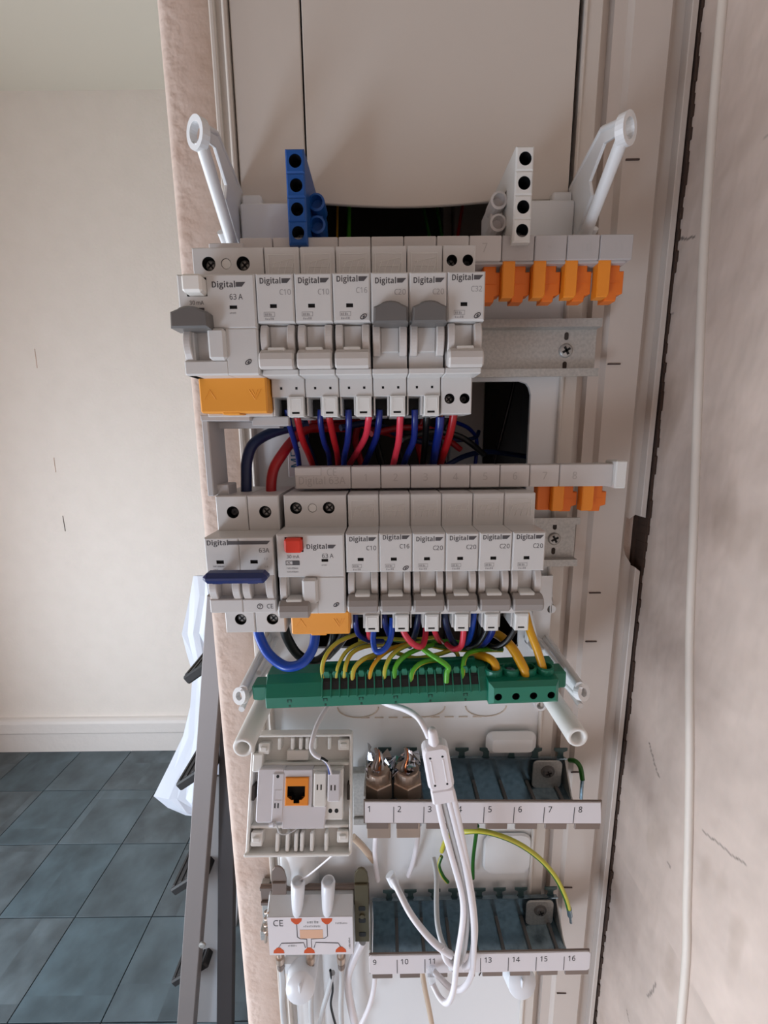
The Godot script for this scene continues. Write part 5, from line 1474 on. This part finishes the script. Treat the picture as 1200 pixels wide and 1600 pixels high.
func splitter() -> void:
	var at := Vector3(-62, -394, 25)
	# short rail piece behind
	var r := thing("short_rail", Vector3(-60, -371, 13), "short grey rail piece behind the printed aerial splitter", "rail")
	var st := mb(); cbox(st, Vector3(-45, -9, -4), Vector3(44.5, 8.5, -2), 0.3); cbox(st, Vector3(-45, -9, -2), Vector3(44.5, -6, 0), 0.3); cbox(st, Vector3(-45, 5.5, -2), Vector3(44.5, 8.5, 0), 0.3)
	obj("rail_channel", st, M.brown_metal, r)
	st = mb(); cbox(st, Vector3(-46, -42, -12), Vector3(-39, 4, -5), 0.5); cbox(st, Vector3(-47.5, -45, -8), Vector3(-42, -35, 0), 0.6); obj("rail_foot", st, M.zinc, r)
	var t := thing("aerial_splitter", at, "grey metal aerial splitter printed with orange tags and circuit lines", "splitter")
	st = mb()
	prism(st, "x", [Vector2(-16, -18), Vector2(-1, -18.8), Vector2(0, -18), Vector2(0, 19.5), Vector2(-9, 29), Vector2(-16, 29)], -34.5, 34, 0.6)
	obj("case", st, M.cable_grey, t)
	st = mb(); cbox(st, Vector3(-34.2, -18.2, -0.2), Vector3(33.6, 19.4, 0.35), 0.1); var lab := obj("printed_label", st, M.strip_white, t)
	st = mb()
	for q in [[-11.0, 15.6, 1], [13.2, 15.4, 1], [-26.6, -13.6, -1], [-2.0, -13.8, -1], [23.5, -13.2, -1]]:
		var sg: float = q[2]
		st = mb()
		prism(st, "z", [Vector2(q[0] - 4.4, q[1] + 2.6 * sg), Vector2(q[0] + 4.4, q[1] + 2.6 * sg), Vector2(q[0] + 4.0, q[1]), Vector2(q[0] + 1.2, q[1] - 3.0 * sg), Vector2(q[0] - 1.2, q[1] - 3.0 * sg), Vector2(q[0] - 4.0, q[1])], 0.3, 0.5, 0.0)
		obj("orange_tag", st, M.tag_orange, lab)
	st = mb(); cbox(st, Vector3(-8.8, -1.6, 0.3), Vector3(9.6, 7.0, 0.48), 0.0); obj("peach_panel", st, M.tag_peach, lab)
	st = mb()
	for l in [[[-11, 12.6], [-11, 0], [-9, -1.8], [-3.6, -2.2], [-3.6, -10.8]], [[13.2, 12.4], [13.2, 0.5], [11, -1.6], [0, -2.2], [0, -10.8]], [[-26.6, -10.6], [-24, -6.2], [-6.2, -5.8], [-5.0, -11]], [[23.5, -10.4], [21.5, -6.4], [3.5, -5.6], [2.0, -11]]]:
		var pth := []
		for p in l: pth.append(Vector3(p[0], p[1], 0.4))
		tube(st, pth, 0.32, 5)
	obj("printed_line", st, M.print, lab)
	txt(lab, "CE", 5.6, Vector3(-30.0, 13.5, 0.45), M.print)
	scribble(lab, 5, 2.4, Vector3(-2.6, 14.6, 0.45), M.print_faint)
	scribble(lab, 10, 1.8, Vector3(-5.5, 10.4, 0.45), M.print_faint)
	scribble(lab, 8, 1.6, Vector3(20.0, 13.2, 0.45), M.print_faint)
	scribble(lab, 6, 1.6, Vector3(-19, -8.8, 0.45), M.print_faint)
	scribble(lab, 9, 1.6, Vector3(30.5, -12, 0.45), M.print_faint, deg_to_rad(90))
	for x in [-11.5, 12.6]:
		st = mb(); lathe(st, Vector3(x + 0.6, 18.0, -3.0), Vector3(0.05, 1, -0.10), [Vector2(0, 0), Vector2(3.6, 0), Vector2(4.6, 8), Vector2(5.4, 20), Vector2(5.6, 27), Vector2(4.8, 29), Vector2(4.0, 29), Vector2(4.0, 26), Vector2(0, 26)], 20, true)
		obj("port_sleeve", st, M.clear_white, t)
	# clips
	st = mb()
	prism(st, "z", [Vector2(-32.0, 26), Vector2(-20.6, 26), Vector2(-19.6, 44), Vector2(-21.0, 52), Vector2(-23.5, 55.5), Vector2(-26, 56.5), Vector2(-28.5, 55.5), Vector2(-31, 52), Vector2(-31.6, 44)], -10.5, -9, 0.3)
	cbox(st, Vector3(-31.4, 40, -9.5), Vector3(-19.8, 42, -7.6), 0.5)
	obj("spring_clip", st, M.brown_metal, t)
	st = mb()
	prism(st, "z", [Vector2(34.6, -16), Vector2(46.2, -16), Vector2(46.4, 46), Vector2(45.6, 52), Vector2(43.4, 55.6), Vector2(41, 56.6), Vector2(38.4, 55.6), Vector2(36, 52), Vector2(35.2, 46)], -8.5, -6.5, 0.3)
	cbox(st, Vector3(35.2, 41, -7), Vector3(46, 43, -5), 0.5)
	var clip := obj("spring_clip", st, M.brass, t)
	st = mb()
	for y in [18.0, 6.0, -8.0]:
		prism(st, "z", round_rect(38.0, 43.6, y - 2.2, y + 2.2, 1.2), -7.0, -6.2, 0.0)
	obj("clip_hole", st, M.black, clip)
	st = mb(); lathe(st, Vector3(40.8, 11.0, -6.4), Vector3.BACK, [Vector2(2.3, 0), Vector2(2.0, 1.2), Vector2(0, 1.4)], 12); obj("clip_screw", st, M.brass, clip)
	st = mb()
	var coil := []
	for k in 25:
		coil.append(Vector3(-34.5 + 2.4 * cos(k * 1.05) - 0.10 * k, 22 - 1.05 * k, -4 + 2.4 * sin(k * 1.05)))
	tube(st, coil, 0.8, 6)
	tube(st, [Vector3(-36.6, -3, -4), Vector3(-38.4, -12, -5)], 1.5, 8)
	obj("earth_clamp", st, M.copper if false else M.nickel, t)
	coax("left coaxial cable with metal plug under the printed splitter", [Vector3(-89.6, -420, 20), Vector3(-89.4, -450, 20), Vector3(-90.5, -480, 20), Vector3(-89, -530, 18), Vector3(-88, -600, 16)], Vector3(-89.6, -412, 20))
	coax("middle coaxial cable with metal plug under the printed splitter", [Vector3(-64.6, -420, 20), Vector3(-64.8, -450, 20), Vector3(-66.5, -480, 20), Vector3(-66.5, -530, 18), Vector3(-66, -600, 16)], Vector3(-64.6, -412, 20))
	coax("right coaxial cable with metal plug under the printed splitter", [Vector3(-39.2, -420, 20), Vector3(-39.6, -450, 20), Vector3(-41, -480, 20), Vector3(-41, -530, 18), Vector3(-42, -600, 16)], Vector3(-39.2, -412, 20))

func foil_plug(at: Vector3, label: String, sd: int) -> void:
	var t := thing("shielded_plug", at, label, "plug", "")
	var st := mb()
	lathe(st, Vector3.ZERO, Vector3.UP, [Vector2(0, -5), Vector2(11.6, -5), Vector2(11.6, 6.2), Vector2(10.9, 7.0), Vector2(0, 7.0)], 6)
	obj("hexagon", st, M.nickel, t)
	st = mb(); lathe(st, Vector3(0, 6, 0), Vector3.UP, [Vector2(0, 0), Vector2(8.8, 0), Vector2(8.8, 8.2), Vector2(8.2, 9), Vector2(0, 9)], 22); obj("barrel", st, M.nickel, t)
	var rng := RandomNumberGenerator.new(); rng.seed = sd
	# crumpled foil
	st = mb()
	for k in 15:
		var c := Vector3(rng.randf_range(-10, 10), rng.randf_range(14, 27), rng.randf_range(-6, 7))
		var r := rng.randf_range(2.4, 5.2)
		var v := []
		for i in 6: v.append(c + Vector3(rng.randf_range(-1, 1), rng.randf_range(-1, 1), rng.randf_range(-1, 1)).normalized() * r)
		for f in [[0, 1, 2], [0, 2, 3], [0, 3, 4], [5, 2, 1], [5, 3, 2], [5, 4, 3], [0, 4, 1], [5, 1, 4]]:
			var n: Vector3 = (v[f[0]] + v[f[1]] + v[f[2]]) / 3.0 - c
			poly(st, [v[f[0]], v[f[1]], v[f[2]]], n)
	obj("foil", st, M.foil, t)
	for k in 4:
		st = mb()
		var x := -4.0 + 2.6 * k
		tube(st, spline([Vector3(x * 0.7, 12, 2), Vector3(x, 19, 4 - k), Vector3(x * 0.5 + 1.0, 26, 2), Vector3(x * 0.3 - 0.5, 31 - k, -1)]), 1.1, 8)
		obj("core", st, [M.brown_metal, M.copper, M.cable_grey, M.brown_metal][(k + sd) % 4], t)

func communication_area() -> void:
	var t1 := patch_tray(Vector3(67.4, -262, 41.6), 1, false, [-69, -49.0, -8.5, 10.5, 30.5, 49.0, 69.0], "upper zinc patch tray with label strip numbered 1 to 8", -0.015)
	var t2 := patch_tray(Vector3(69.2, -396, 41.6), 9, true, [-68, -50.0, -30.0, -13.0, 8.0, 25.0, 43.0, 68.0], "lower zinc patch tray with rounded label strip numbered 9 to 16", 0.012)
	foil_plug(Vector3(-6.4, -256, 24), "metal plug with torn foil at the far left of the upper tray", 3)
	foil_plug(Vector3(15.4, -256, 24), "metal plug with torn foil standing beside the white cable hub", 8)
	for k in 2:
		var st := mb()
		cbox(st, Vector3(-8.6, -6.5, -1), Vector3(8.6, 6.5, 1), 0.4)
		cbox(st, Vector3(-6.2, 3.4, 0.5), Vector3(6.2, 5.6, 2.2), 0.4)
		var o := obj("plug_latch", st, M.nickel, null, Vector3(-6.2 + 21.6 * k, -284, 34))
		tag(o, ["brown metal latch plate under the upper tray, nearest the data socket", "brown metal latch plate under the upper tray, nearest the white leads"][k], "latch")
	# rail stub behind the upper tray
	var st := mb(); cbox(st, Vector3(-27, -306, 3), Vector3(-12, -258, 8), 0.5); cbox(st, Vector3(-27, -306, 8), Vector3(-12, -300, 10), 0.4); cbox(st, Vector3(-27, -264, 8), Vector3(-12, -258, 10), 0.4)
	tag(obj("rail_stub", st, M.zinc), "grey rail end between the data socket and port 1", "rail")
	data_socket()
	splitter()
	# splitter lead: hub and its cables
	var at := Vector3(31, -196, 77)
	var h := thing("cable_hub", at, "white oblong cable hub joining one lead to four, hanging before the upper tray", "hub", "")
	h.rotation = Vector3(0.0, 0.0, deg_to_rad(9.5))
	st = mb()
	prism(st, "z", round_rect(-7.8, 7.8, -10.5, 19.5, 4.5), -5, 4.4, 1.6)
	cbox(st, Vector3(-7.0, -20, -4.4), Vector3(7.2, -9.5, 4.0), 1.2)
	obj("hub_shell", st, M.cable_white, h)
	st = mb()
	for q in [[-3.6, 13.0], [3.6, 13.0], [-3.6, -5.5], [3.6, -5.5]]:
		lathe(st, Vector3(q[0], q[1], 4.3), Vector3.BACK, [Vector2(0.7, 0), Vector2(0.7, 0.18), Vector2(0, 0.18)], 10)
	obj("pin_hole", st, M.black, h)
	st = mb()
	for x in [-3.6, 3.6]: cbox(st, Vector3(x - 0.5, -4, 4.1), Vector3(x + 0.5, 11.5, 4.75), 0.25)
	obj("raised_line", st, M.cable_white, h)
	st = mb(); lathe(st, Vector3(0, 19, 0), Vector3(0.04, 1, 0), [Vector2(3.4, 0), Vector2(2.6, 8), Vector2(2.0, 9.5), Vector2(0, 9.5)], 14, true); obj("strain_relief", st, M.cable_white, h)
	var g := "white leads of the cable hub"
	wire("white lead rising from the hub and passing behind the green earth bar", M.cable_white, 1.9, [Vector3(25.0, -174.2, 76.0), Vector3(22.9, -169.8, 74.0), Vector3(18.8, -166.6, 68.0), Vector3(11.7, -170.0, 56.0), Vector3(1.2, -174.7, 44.0), Vector3(-7.9, -175.3, 36.0)], g, null, "lead", "cable")
	wire("leftmost white lead from the hub, looping lowest under the strip 9 to 16", M.cable_white, 2.0, [Vector3(29.6, -210.8, 76.0), Vector3(34.5, -237.6, 74.0), Vector3(42.2, -268.7, 72.0), Vector3(48.5, -296.3, 70.0), Vector3(49.9, -319.9, 68.0), Vector3(47.1, -355.5, 66.0), Vector3(45.8, -384.3, 64.0), Vector3(42.3, -400.0, 62.0), Vector3(37.4, -403.2, 58.0), Vector3(32.5, -399.9, 52.0)], g, null, "lead", "cable")
	wire("second white lead from the hub, passing behind the lowest loop", M.cable_grey, 2.0, [Vector3(32.9, -212.8, 74.0), Vector3(39.2, -239.8, 72.0), Vector3(46.3, -271.2, 70.0), Vector3(52.3, -305.6, 67.0), Vector3(53.2, -336.5, 64.0), Vector3(51.1, -364.9, 60.0), Vector3(45.5, -384.5, 52.0)], g, null, "lead", "cable")
	wire("third white lead from the hub, making the wide U at the strip's lower edge", M.cable_white, 2.0, [Vector3(36.1, -210.9, 76.0), Vector3(43.3, -242.4, 74.0), Vector3(50.1, -273.7, 72.0), Vector3(56.1, -311.9, 70.0), Vector3(58.4, -350.1, 66.0), Vector3(58.2, -376.2, 62.0), Vector3(53.0, -394.4, 58.0), Vector3(45.9, -400.4, 54.0), Vector3(39.3, -398.5, 50.0), Vector3(34.1, -397.6, 46.0)], g, null, "lead", "cable")
	wire("rightmost white lead from the hub, running straight to the loops", M.cable_white, 2.1, [Vector3(39.2, -210.9, 76.0), Vector3(44.8, -237.7, 74.0), Vector3(51.5, -275.0, 71.0), Vector3(56.8, -309.5, 68.0), Vector3(58.8, -333.7, 66.0), Vector3(58.3, -365.0, 60.0), Vector3(55.3, -381.4, 54.0)], g, null, "lead", "cable")
	var pl := wire("thick white patch lead slanting across the lower tray from its plug", M.cable_white, 2.3, [Vector3(3.0, -332.1, 30.0), Vector3(7.5, -329.8, 40.0), Vector3(15.4, -336.5, 50.0), Vector3(25.0, -345.1, 56.0), Vector3(34.6, -352.2, 60.0), Vector3(44.3, -357.7, 62.0)], "", null, "patch_lead", "cable")
	st = mb(); lathe(st, Vector3.ZERO, Vector3(0.5, -0.8, 0.3), [Vector2(0, -3), Vector2(3.6, -3), Vector2(3.8, 4), Vector2(2.6, 7), Vector2(0, 7)], 14); obj("plug", st, M.clear_white, pl).position = Vector3.ZERO
	wire("white lead crossing under strip number 11 into the loops", M.cable_white, 2.2, [Vector3(37.3, -352.2, 60.0), Vector3(40.7, -361.6, 62.0), Vector3(46.3, -367.4, 62.0)], "", null, "patch_lead", "cable")
	wire("grey lead hanging down the back of the lower tray beside the patch lead", M.cable_grey, 2.0, [Vector3(37.2, -337.6, 10.0), Vector3(38.6, -342.7, 20.0), Vector3(36.9, -349.9, 34.0), Vector3(36.4, -353.9, 46.0), Vector3(38.8, -356.6, 56.0), Vector3(45.1, -366.8, 58.0)], "", null, "patch_lead", "cable")
	wire("white cable falling behind port 2 into the lower tray's back", M.cable_white, 2.0, [Vector3(25.2, -301.3, 14.0), Vector3(24.1, -322.0, 10.0), Vector3(21.3, -344.2, 7.0), Vector3(17.2, -361.3, 5.0)], "", null, "patch_lead", "cable")
	wire("white cable dropping straight from port 1 to the lower tray's left end", M.cable_white, 2.2, [Vector3(-8.6, -305.8, 16.0), Vector3(-10.0, -325.4, 12.0), Vector3(-9.8, -344.5, 9.0), Vector3(-8.5, -362.9, 7.0)], "", null, "patch_lead", "cable")
	wire("beige strap slanting from the data socket's lower right corner", M.cable_beige, 2.6, [Vector3(-27.1, -312.6, 14.0), Vector3(-20.2, -323.5, 12.0), Vector3(-11.4, -341.9, 8.0)], "", null, "patch_lead", "cable")
	wire("thin white core slanting from under the data socket to the splitter", M.cable_white, 0.7, [Vector3(-42.0, -315.2, 26.0), Vector3(-52.9, -330.0, 22.0), Vector3(-65.3, -345.2, 18.0), Vector3(-78.6, -357.6, 14.0)], "", null, "loose_core", "wire")
	wire("white cable hanging below the left end of strip 9 to 16", M.cable_white, 2.0, [Vector3(-11.2, -431.0, 24.0), Vector3(-12.7, -453.9, 22.0), Vector3(-17.3, -474.6, 22.0), Vector3(-25.3, -495.7, 22.0)], "", null, "patch_lead", "cable")
	wire("grey cable beside the right coaxial cable at the bottom edge", M.cable_grey, 2.1, [Vector3(-47.7, -449.3, 14.0), Vector3(-51.6, -466.8, 14.0), Vector3(-57.3, -488.1, 14.0), Vector3(-62.8, -515.1, 14.0)], "", null, "patch_lead", "cable")
	wire("black tie hanging behind the grey cable at the bottom edge", M.black_wire, 1.0, [Vector3(-49.4, -443.3, 16.0), Vector3(-48.3, -466.8, 14.0), Vector3(-50.5, -484.6, 14.0), Vector3(-47.3, -506.4, 14.0)], "", null, "loose_core", "wire")
	wire("wide white cable curving down right of the coaxial plugs", M.cable_white, 3.4, [Vector3(-21.8, -412.6, 16.0), Vector3(-29.7, -432.6, 16.0), Vector3(-35.3, -456.4, 14.0), Vector3(-33.5, -488.3, 12.0), Vector3(-28.6, -519.2, 12.0)], "", null, "patch_lead", "cable")
	wire("beige cable running down below strip number 11", M.cable_beige, 2.2, [Vector3(28.5, -453.2, 10.0), Vector3(31.0, -467.9, 14.0), Vector3(34.3, -485.8, 16.0), Vector3(38.1, -509.0, 18.0)], "", null, "patch_lead", "cable")
	for q in [[Vector3(32.5, -399.9, 52.0), Vector3(29.9, -395.9, 40.0)], [Vector3(34.1, -397.6, 46.0), Vector3(31.1, -402.8, 38.0)]]:
		st = mb(); lathe(st, Vector3.ZERO, q[1] - q[0], [Vector2(0, 0), Vector2(2.6, 0), Vector2(2.9, 8), Vector2(0, 8)], 12)
		var o := obj("clear_plug", st, M.clear_plastic, null, q[0])
		tag(o, ["clear plastic plug ending the lowest loop under strip number 11", "clear plastic plug ending the wide U of white lead"][0 if q[0] == Vector3(32.5, -399.9, 52.0) else 1], "plug")
	var ge := wire("long yellow-green earth wire arching between the trays to the right edge", M.olive_wire, 1.7, [Vector3(43.9, -331.5, 10.0), Vector3(47.1, -306.8, 20.0), Vector3(58.7, -290.6, 30.0), Vector3(73.8, -286.9, 34.0), Vector3(94.5, -295.6, 34.0), Vector3(112.8, -310.0, 34.0), Vector3(126.3, -327.4, 34.0), Vector3(134.7, -345.2, 34.0), Vector3(139.6, -359.9, 32.0)], "", M.dark_green_wire, "earth_wire", "wire")
	st = mb(); lathe(st, Vector3(139.5, -359.3, 32.0) - Vector3(43.9, -331.5, 10.0), Vector3(146.8, -390.3, 26.0) - Vector3(139.5, -359.3, 32.0), [Vector2(0, 0), Vector2(2.0, 0), Vector2(2.0, 10), Vector2(1.0, 11), Vector2(1.0, 20), Vector2(0, 20)], 12); obj("crimp_sleeve", st, M.steel, ge).position = Vector3.ZERO
	wire("dark green wire rising from the lower tray to the long arching earth wire", M.dark_green_wire, 1.5, [Vector3(69.2, -294.3, 22.0), Vector3(69.2, -317.5, 16.0), Vector3(69.9, -342.4, 9.0), Vector3(71.3, -364.5, 5.0)], "", null, "earth_wire", "wire")
	wire("short green hook of wire beside the bundle of white leads", M.dark_green_wire, 1.4, [Vector3(44.3, -338.8, 8.0), Vector3(42.3, -347.6, 8.0), Vector3(45.6, -357.9, 8.0), Vector3(50.1, -365.6, 7.0)], "", M.olive_wire, "earth_wire", "wire")
	var ge2 := wire("short green earth wire bending down at the right end of the upper tray", M.dark_green_wire, 1.8, [Vector3(144.0, -252.1, 6.0), Vector3(146.0, -248.0, 12.0), Vector3(147.8, -250.1, 16.0), Vector3(148.9, -258.4, 18.0)], "", null, "earth_wire", "wire")
	st = mb(); tube(st, [Vector3(148.9, -257.8, 18.0) - Vector3(144.0, -252.1, 6.0), Vector3(148.9, -265.1, 18.0) - Vector3(144.0, -252.1, 6.0), Vector3(149.2, -275.3, 18.0) - Vector3(144.0, -252.1, 6.0)], 1.3, 8); obj("crimp_sleeve", st, M.steel, ge2).position = Vector3.ZERO
	# white moulded bosses and the lower posts
	st = mb(); prism(st, "z", round_rect(78, 117, -246, -227, 6.0), 0, 9, 4.0)
	tag(obj("moulded_boss", st, M.frame_white), "white moulded boss peeking above the right half of the upper tray", "boss")
	st = mb(); prism(st, "z", round_rect(80, 120, -364, -324, 9.0), 0, 3, 1.4)
	tag(obj("moulded_boss", st, M.frame_white), "white moulded boss behind the right half of the lower tray", "boss")
	for k in 2:
		var c: Vector3 = [Vector3(-73.5, -434, 0), Vector3(103.5, -431, 0)][k]
		var p := thing("lower_post", c, ["white round post with closed end between the coaxial cables", "white round post with closed end under strip numbers 13 to 15"][k], "post", "")
		st = mb(); lathe(st, Vector3(0, -13, 0), Vector3(0.08, 0.42, 1), [Vector2(13.0, -6), Vector2(11.6, 36), Vector2(10.8, 37), Vector2(0, 37)], 24, true); obj("post_body", st, M.clear_white, p)
		st = mb(); cbox(st, Vector3(-16, -9, 0), Vector3(12, 7, 20), 3.0); obj("post_web", st, M.frame_white, p)
		st = mb(); cbox(st, Vector3(1.6, -3, 33), Vector3(3.4, 6, 35.4), 0.6); obj("end_rib", st, M.clear_white, p)
	for q in [[-94, -57, -420, -300, "white round conduit standing behind the data socket and splitter"], [-86, -58, -640, -440, "white round conduit running down behind the coaxial cables"]]:
		st = mb(); lathe(st, Vector3((q[0] + q[1]) * 0.5, q[2], -6), Vector3.UP, [Vector2(0, 0), Vector2((q[1] - q[0]) * 0.5, 0), Vector2((q[1] - q[0]) * 0.5, q[3] - q[2]), Vector2(0, q[3] - q[2])], 28, true)
		tag(obj("conduit", st, M.frame_white), q[4], "conduit")
	# a hairline crack drawn on the backplate
	st = mb(); tube(st, [Vector3(86, -436, 0.4), Vector3(87, -450, 0.4), Vector3(85, -466, 0.4), Vector3(81, -476, 0.4)], 0.5, 5)
	tag(obj("crack_line", st, M.pencil), "thin dark crack line on the backplate left of the lower right post", "crack")

func ladder_and_bag() -> void:
	var z := -407.0
	var at := Vector3(-420, -1450, z)
	var t := thing("step_ladder", at, "folded grey step ladder with dark treads leaning beside the wall end", "ladder")
	var st := mb()
	# near front stile, a channel section leaning left towards its foot
	prism(st, "z", [Vector2(-70, 3), Vector2(-34, 3), Vector2(-34 + 0.152 * 1180, 1180), Vector2(-70 + 0.152 * 1180, 1180)], -12, 12, 1.5)
	obj("front_stile", st, M.alu, t)
	st = mb()
	prism(st, "z", [Vector2(-70, 3), Vector2(-38, 3), Vector2(-38 + 0.152 * 1180, 1180), Vector2(-70 + 0.152 * 1180, 1180)], -345, -310, 1.5)
	obj("front_stile", st, M.alu_light, t)
	st = mb()
	prism(st, "z", [Vector2(14, 3), Vector2(50, 3), Vector2(48 + 0.085 * 1150, 1150), Vector2(18 + 0.085 * 1150, 1150)], -46, -26, 1.5)
	obj("rear_leg", st, M.alu_dark, t)
	st = mb()
	prism(st, "z", [Vector2(-30, 160), Vector2(14, 160), Vector2(110, 1100), Vector2(100, 1100)], -304, -298, 0.5)
	obj("back_sheet", st, M.alu_light, t)
	for c in [Vector2(-432, -1150), Vector2(-408, -905), Vector2(-372, -652), Vector2(-335, -420)]:
		st = mb()
		cbox(st, Vector3(-52, -9, -145), Vector3(44, 9, 143), 3.0)
		for k in 5:
			cbox(st, Vector3(-46 + 18 * k, 8, -144), Vector3(-38 + 18 * k, 11, 139), 0.8)
		var tr := obj("tread", st, M.tread, t)
		tr.position = mm(Vector3(c.x, c.y, z - 156) - at)
		tr.rotation.z = deg_to_rad(35)
	st = mb(); lathe(st, Vector3(-450 + 0.152 * 430, -1450 + 420, z + 11.5) - at, Vector3.BACK, [Vector2(7, 0), Vector2(7, 3), Vector2(4, 4), Vector2(0, 4)], 16); obj("rivet", st, M.zinc, t)
	st = mb()
	prism(st, "z", [Vector2(Vector3(-362.8, -679.8, -445.0).x, Vector3(-362.8, -679.8, -445.0).y) - Vector2(-420, -1450), Vector2(Vector3(-332.8, -680.1, -445.0).x, Vector3(-332.8, -680.1, -445.0).y) - Vector2(-420, -1450), Vector2(Vector3(-337.6, -1043.0, -445.0).x, Vector3(-337.6, -1043.0, -445.0).y) - Vector2(-420, -1450), Vector2(Vector3(-383.1, -1336.1, -445.0).x, Vector3(-383.1, -1336.1, -445.0).y) - Vector2(-420, -1450), Vector2(Vector3(-454.3, -1335.1, -445.0).x, Vector3(-454.3, -1335.1, -445.0).y) - Vector2(-420, -1450)], -46, -41, 0.6)
	obj("side_plate", st, M.alu_light, t)
	# the bag
	var zb := -775.0
	var rows := [[Vector3(-511.7, -361.6, -772.0), Vector3(-355.9, -359.7, -772.0)], [Vector3(-525.3, -415.6, -772.0), Vector3(-330.4, -417.7, -772.0)], [Vector3(-558.5, -526.3, -772.0), Vector3(-328.0, -519.5, -772.0)], [Vector3(-550.2, -587.3, -772.0), Vector3(-328.5, -586.0, -772.0)], [Vector3(-539.6, -645.6, -772.0), Vector3(-326.6, -644.1, -772.0)], [Vector3(-556.6, -750.8, -772.0), Vector3(-333.1, -753.3, -772.0)], [Vector3(-585.4, -842.6, -772.0), Vector3(-338.6, -845.4, -772.0)], [Vector3(-640.5, -947.3, -772.0), Vector3(-339.2, -950.9, -772.0)], [Vector3(-692.0, -1042.3, -772.0), Vector3(-341.1, -1046.5, -772.0)], [Vector3(-654.4, -1082.6, -772.0), Vector3(-343.6, -1090.8, -772.0)], [Vector3(-603.5, -1110.0, -772.0), Vector3(-341.4, -1117.7, -772.0)]]
	var n := FastNoiseLite.new(); n.seed = 3; n.frequency = 0.02
	var cols := 14
	var grid := []
	for side in [1.0, -1.0]:
		var g := []
		for i in rows.size():
			var line := []
			for k in cols + 1:
				var u := float(k) / cols
				var p: Vector3 = (rows[i][0] as Vector3).lerp(rows[i][1], u)
				var lift := sin(PI * clampf(u, 0, 1)) * (10.0 + 16.0 * float(i) / rows.size()) * (0.25 if i == 0 or i == rows.size() - 1 else 1.0)
				line.append(p + Vector3(0, 0, side * lift + (n.get_noise_2d(p.x * 1.6 + p.y * 0.3 + side * 50, p.y * 0.5) * 22.0 * sin(PI * u))))
			g.append(line)
		grid.append(g)
	st = mb()
	for s in 2:
		for i in rows.size() - 1:
			for k in cols:
				poly(st, [grid[s][i][k], grid[s][i][k + 1], grid[s][i + 1][k + 1]], Vector3(0, 0, 1 - 2 * s), -1)
				poly(st, [grid[s][i][k], grid[s][i + 1][k + 1], grid[s][i + 1][k]], Vector3(0, 0, 1 - 2 * s), -1)
	tag(obj("plastic_bag", st, M.bag_film), "crumpled white translucent plastic bag hanging on the far side of the ladder", "bag")
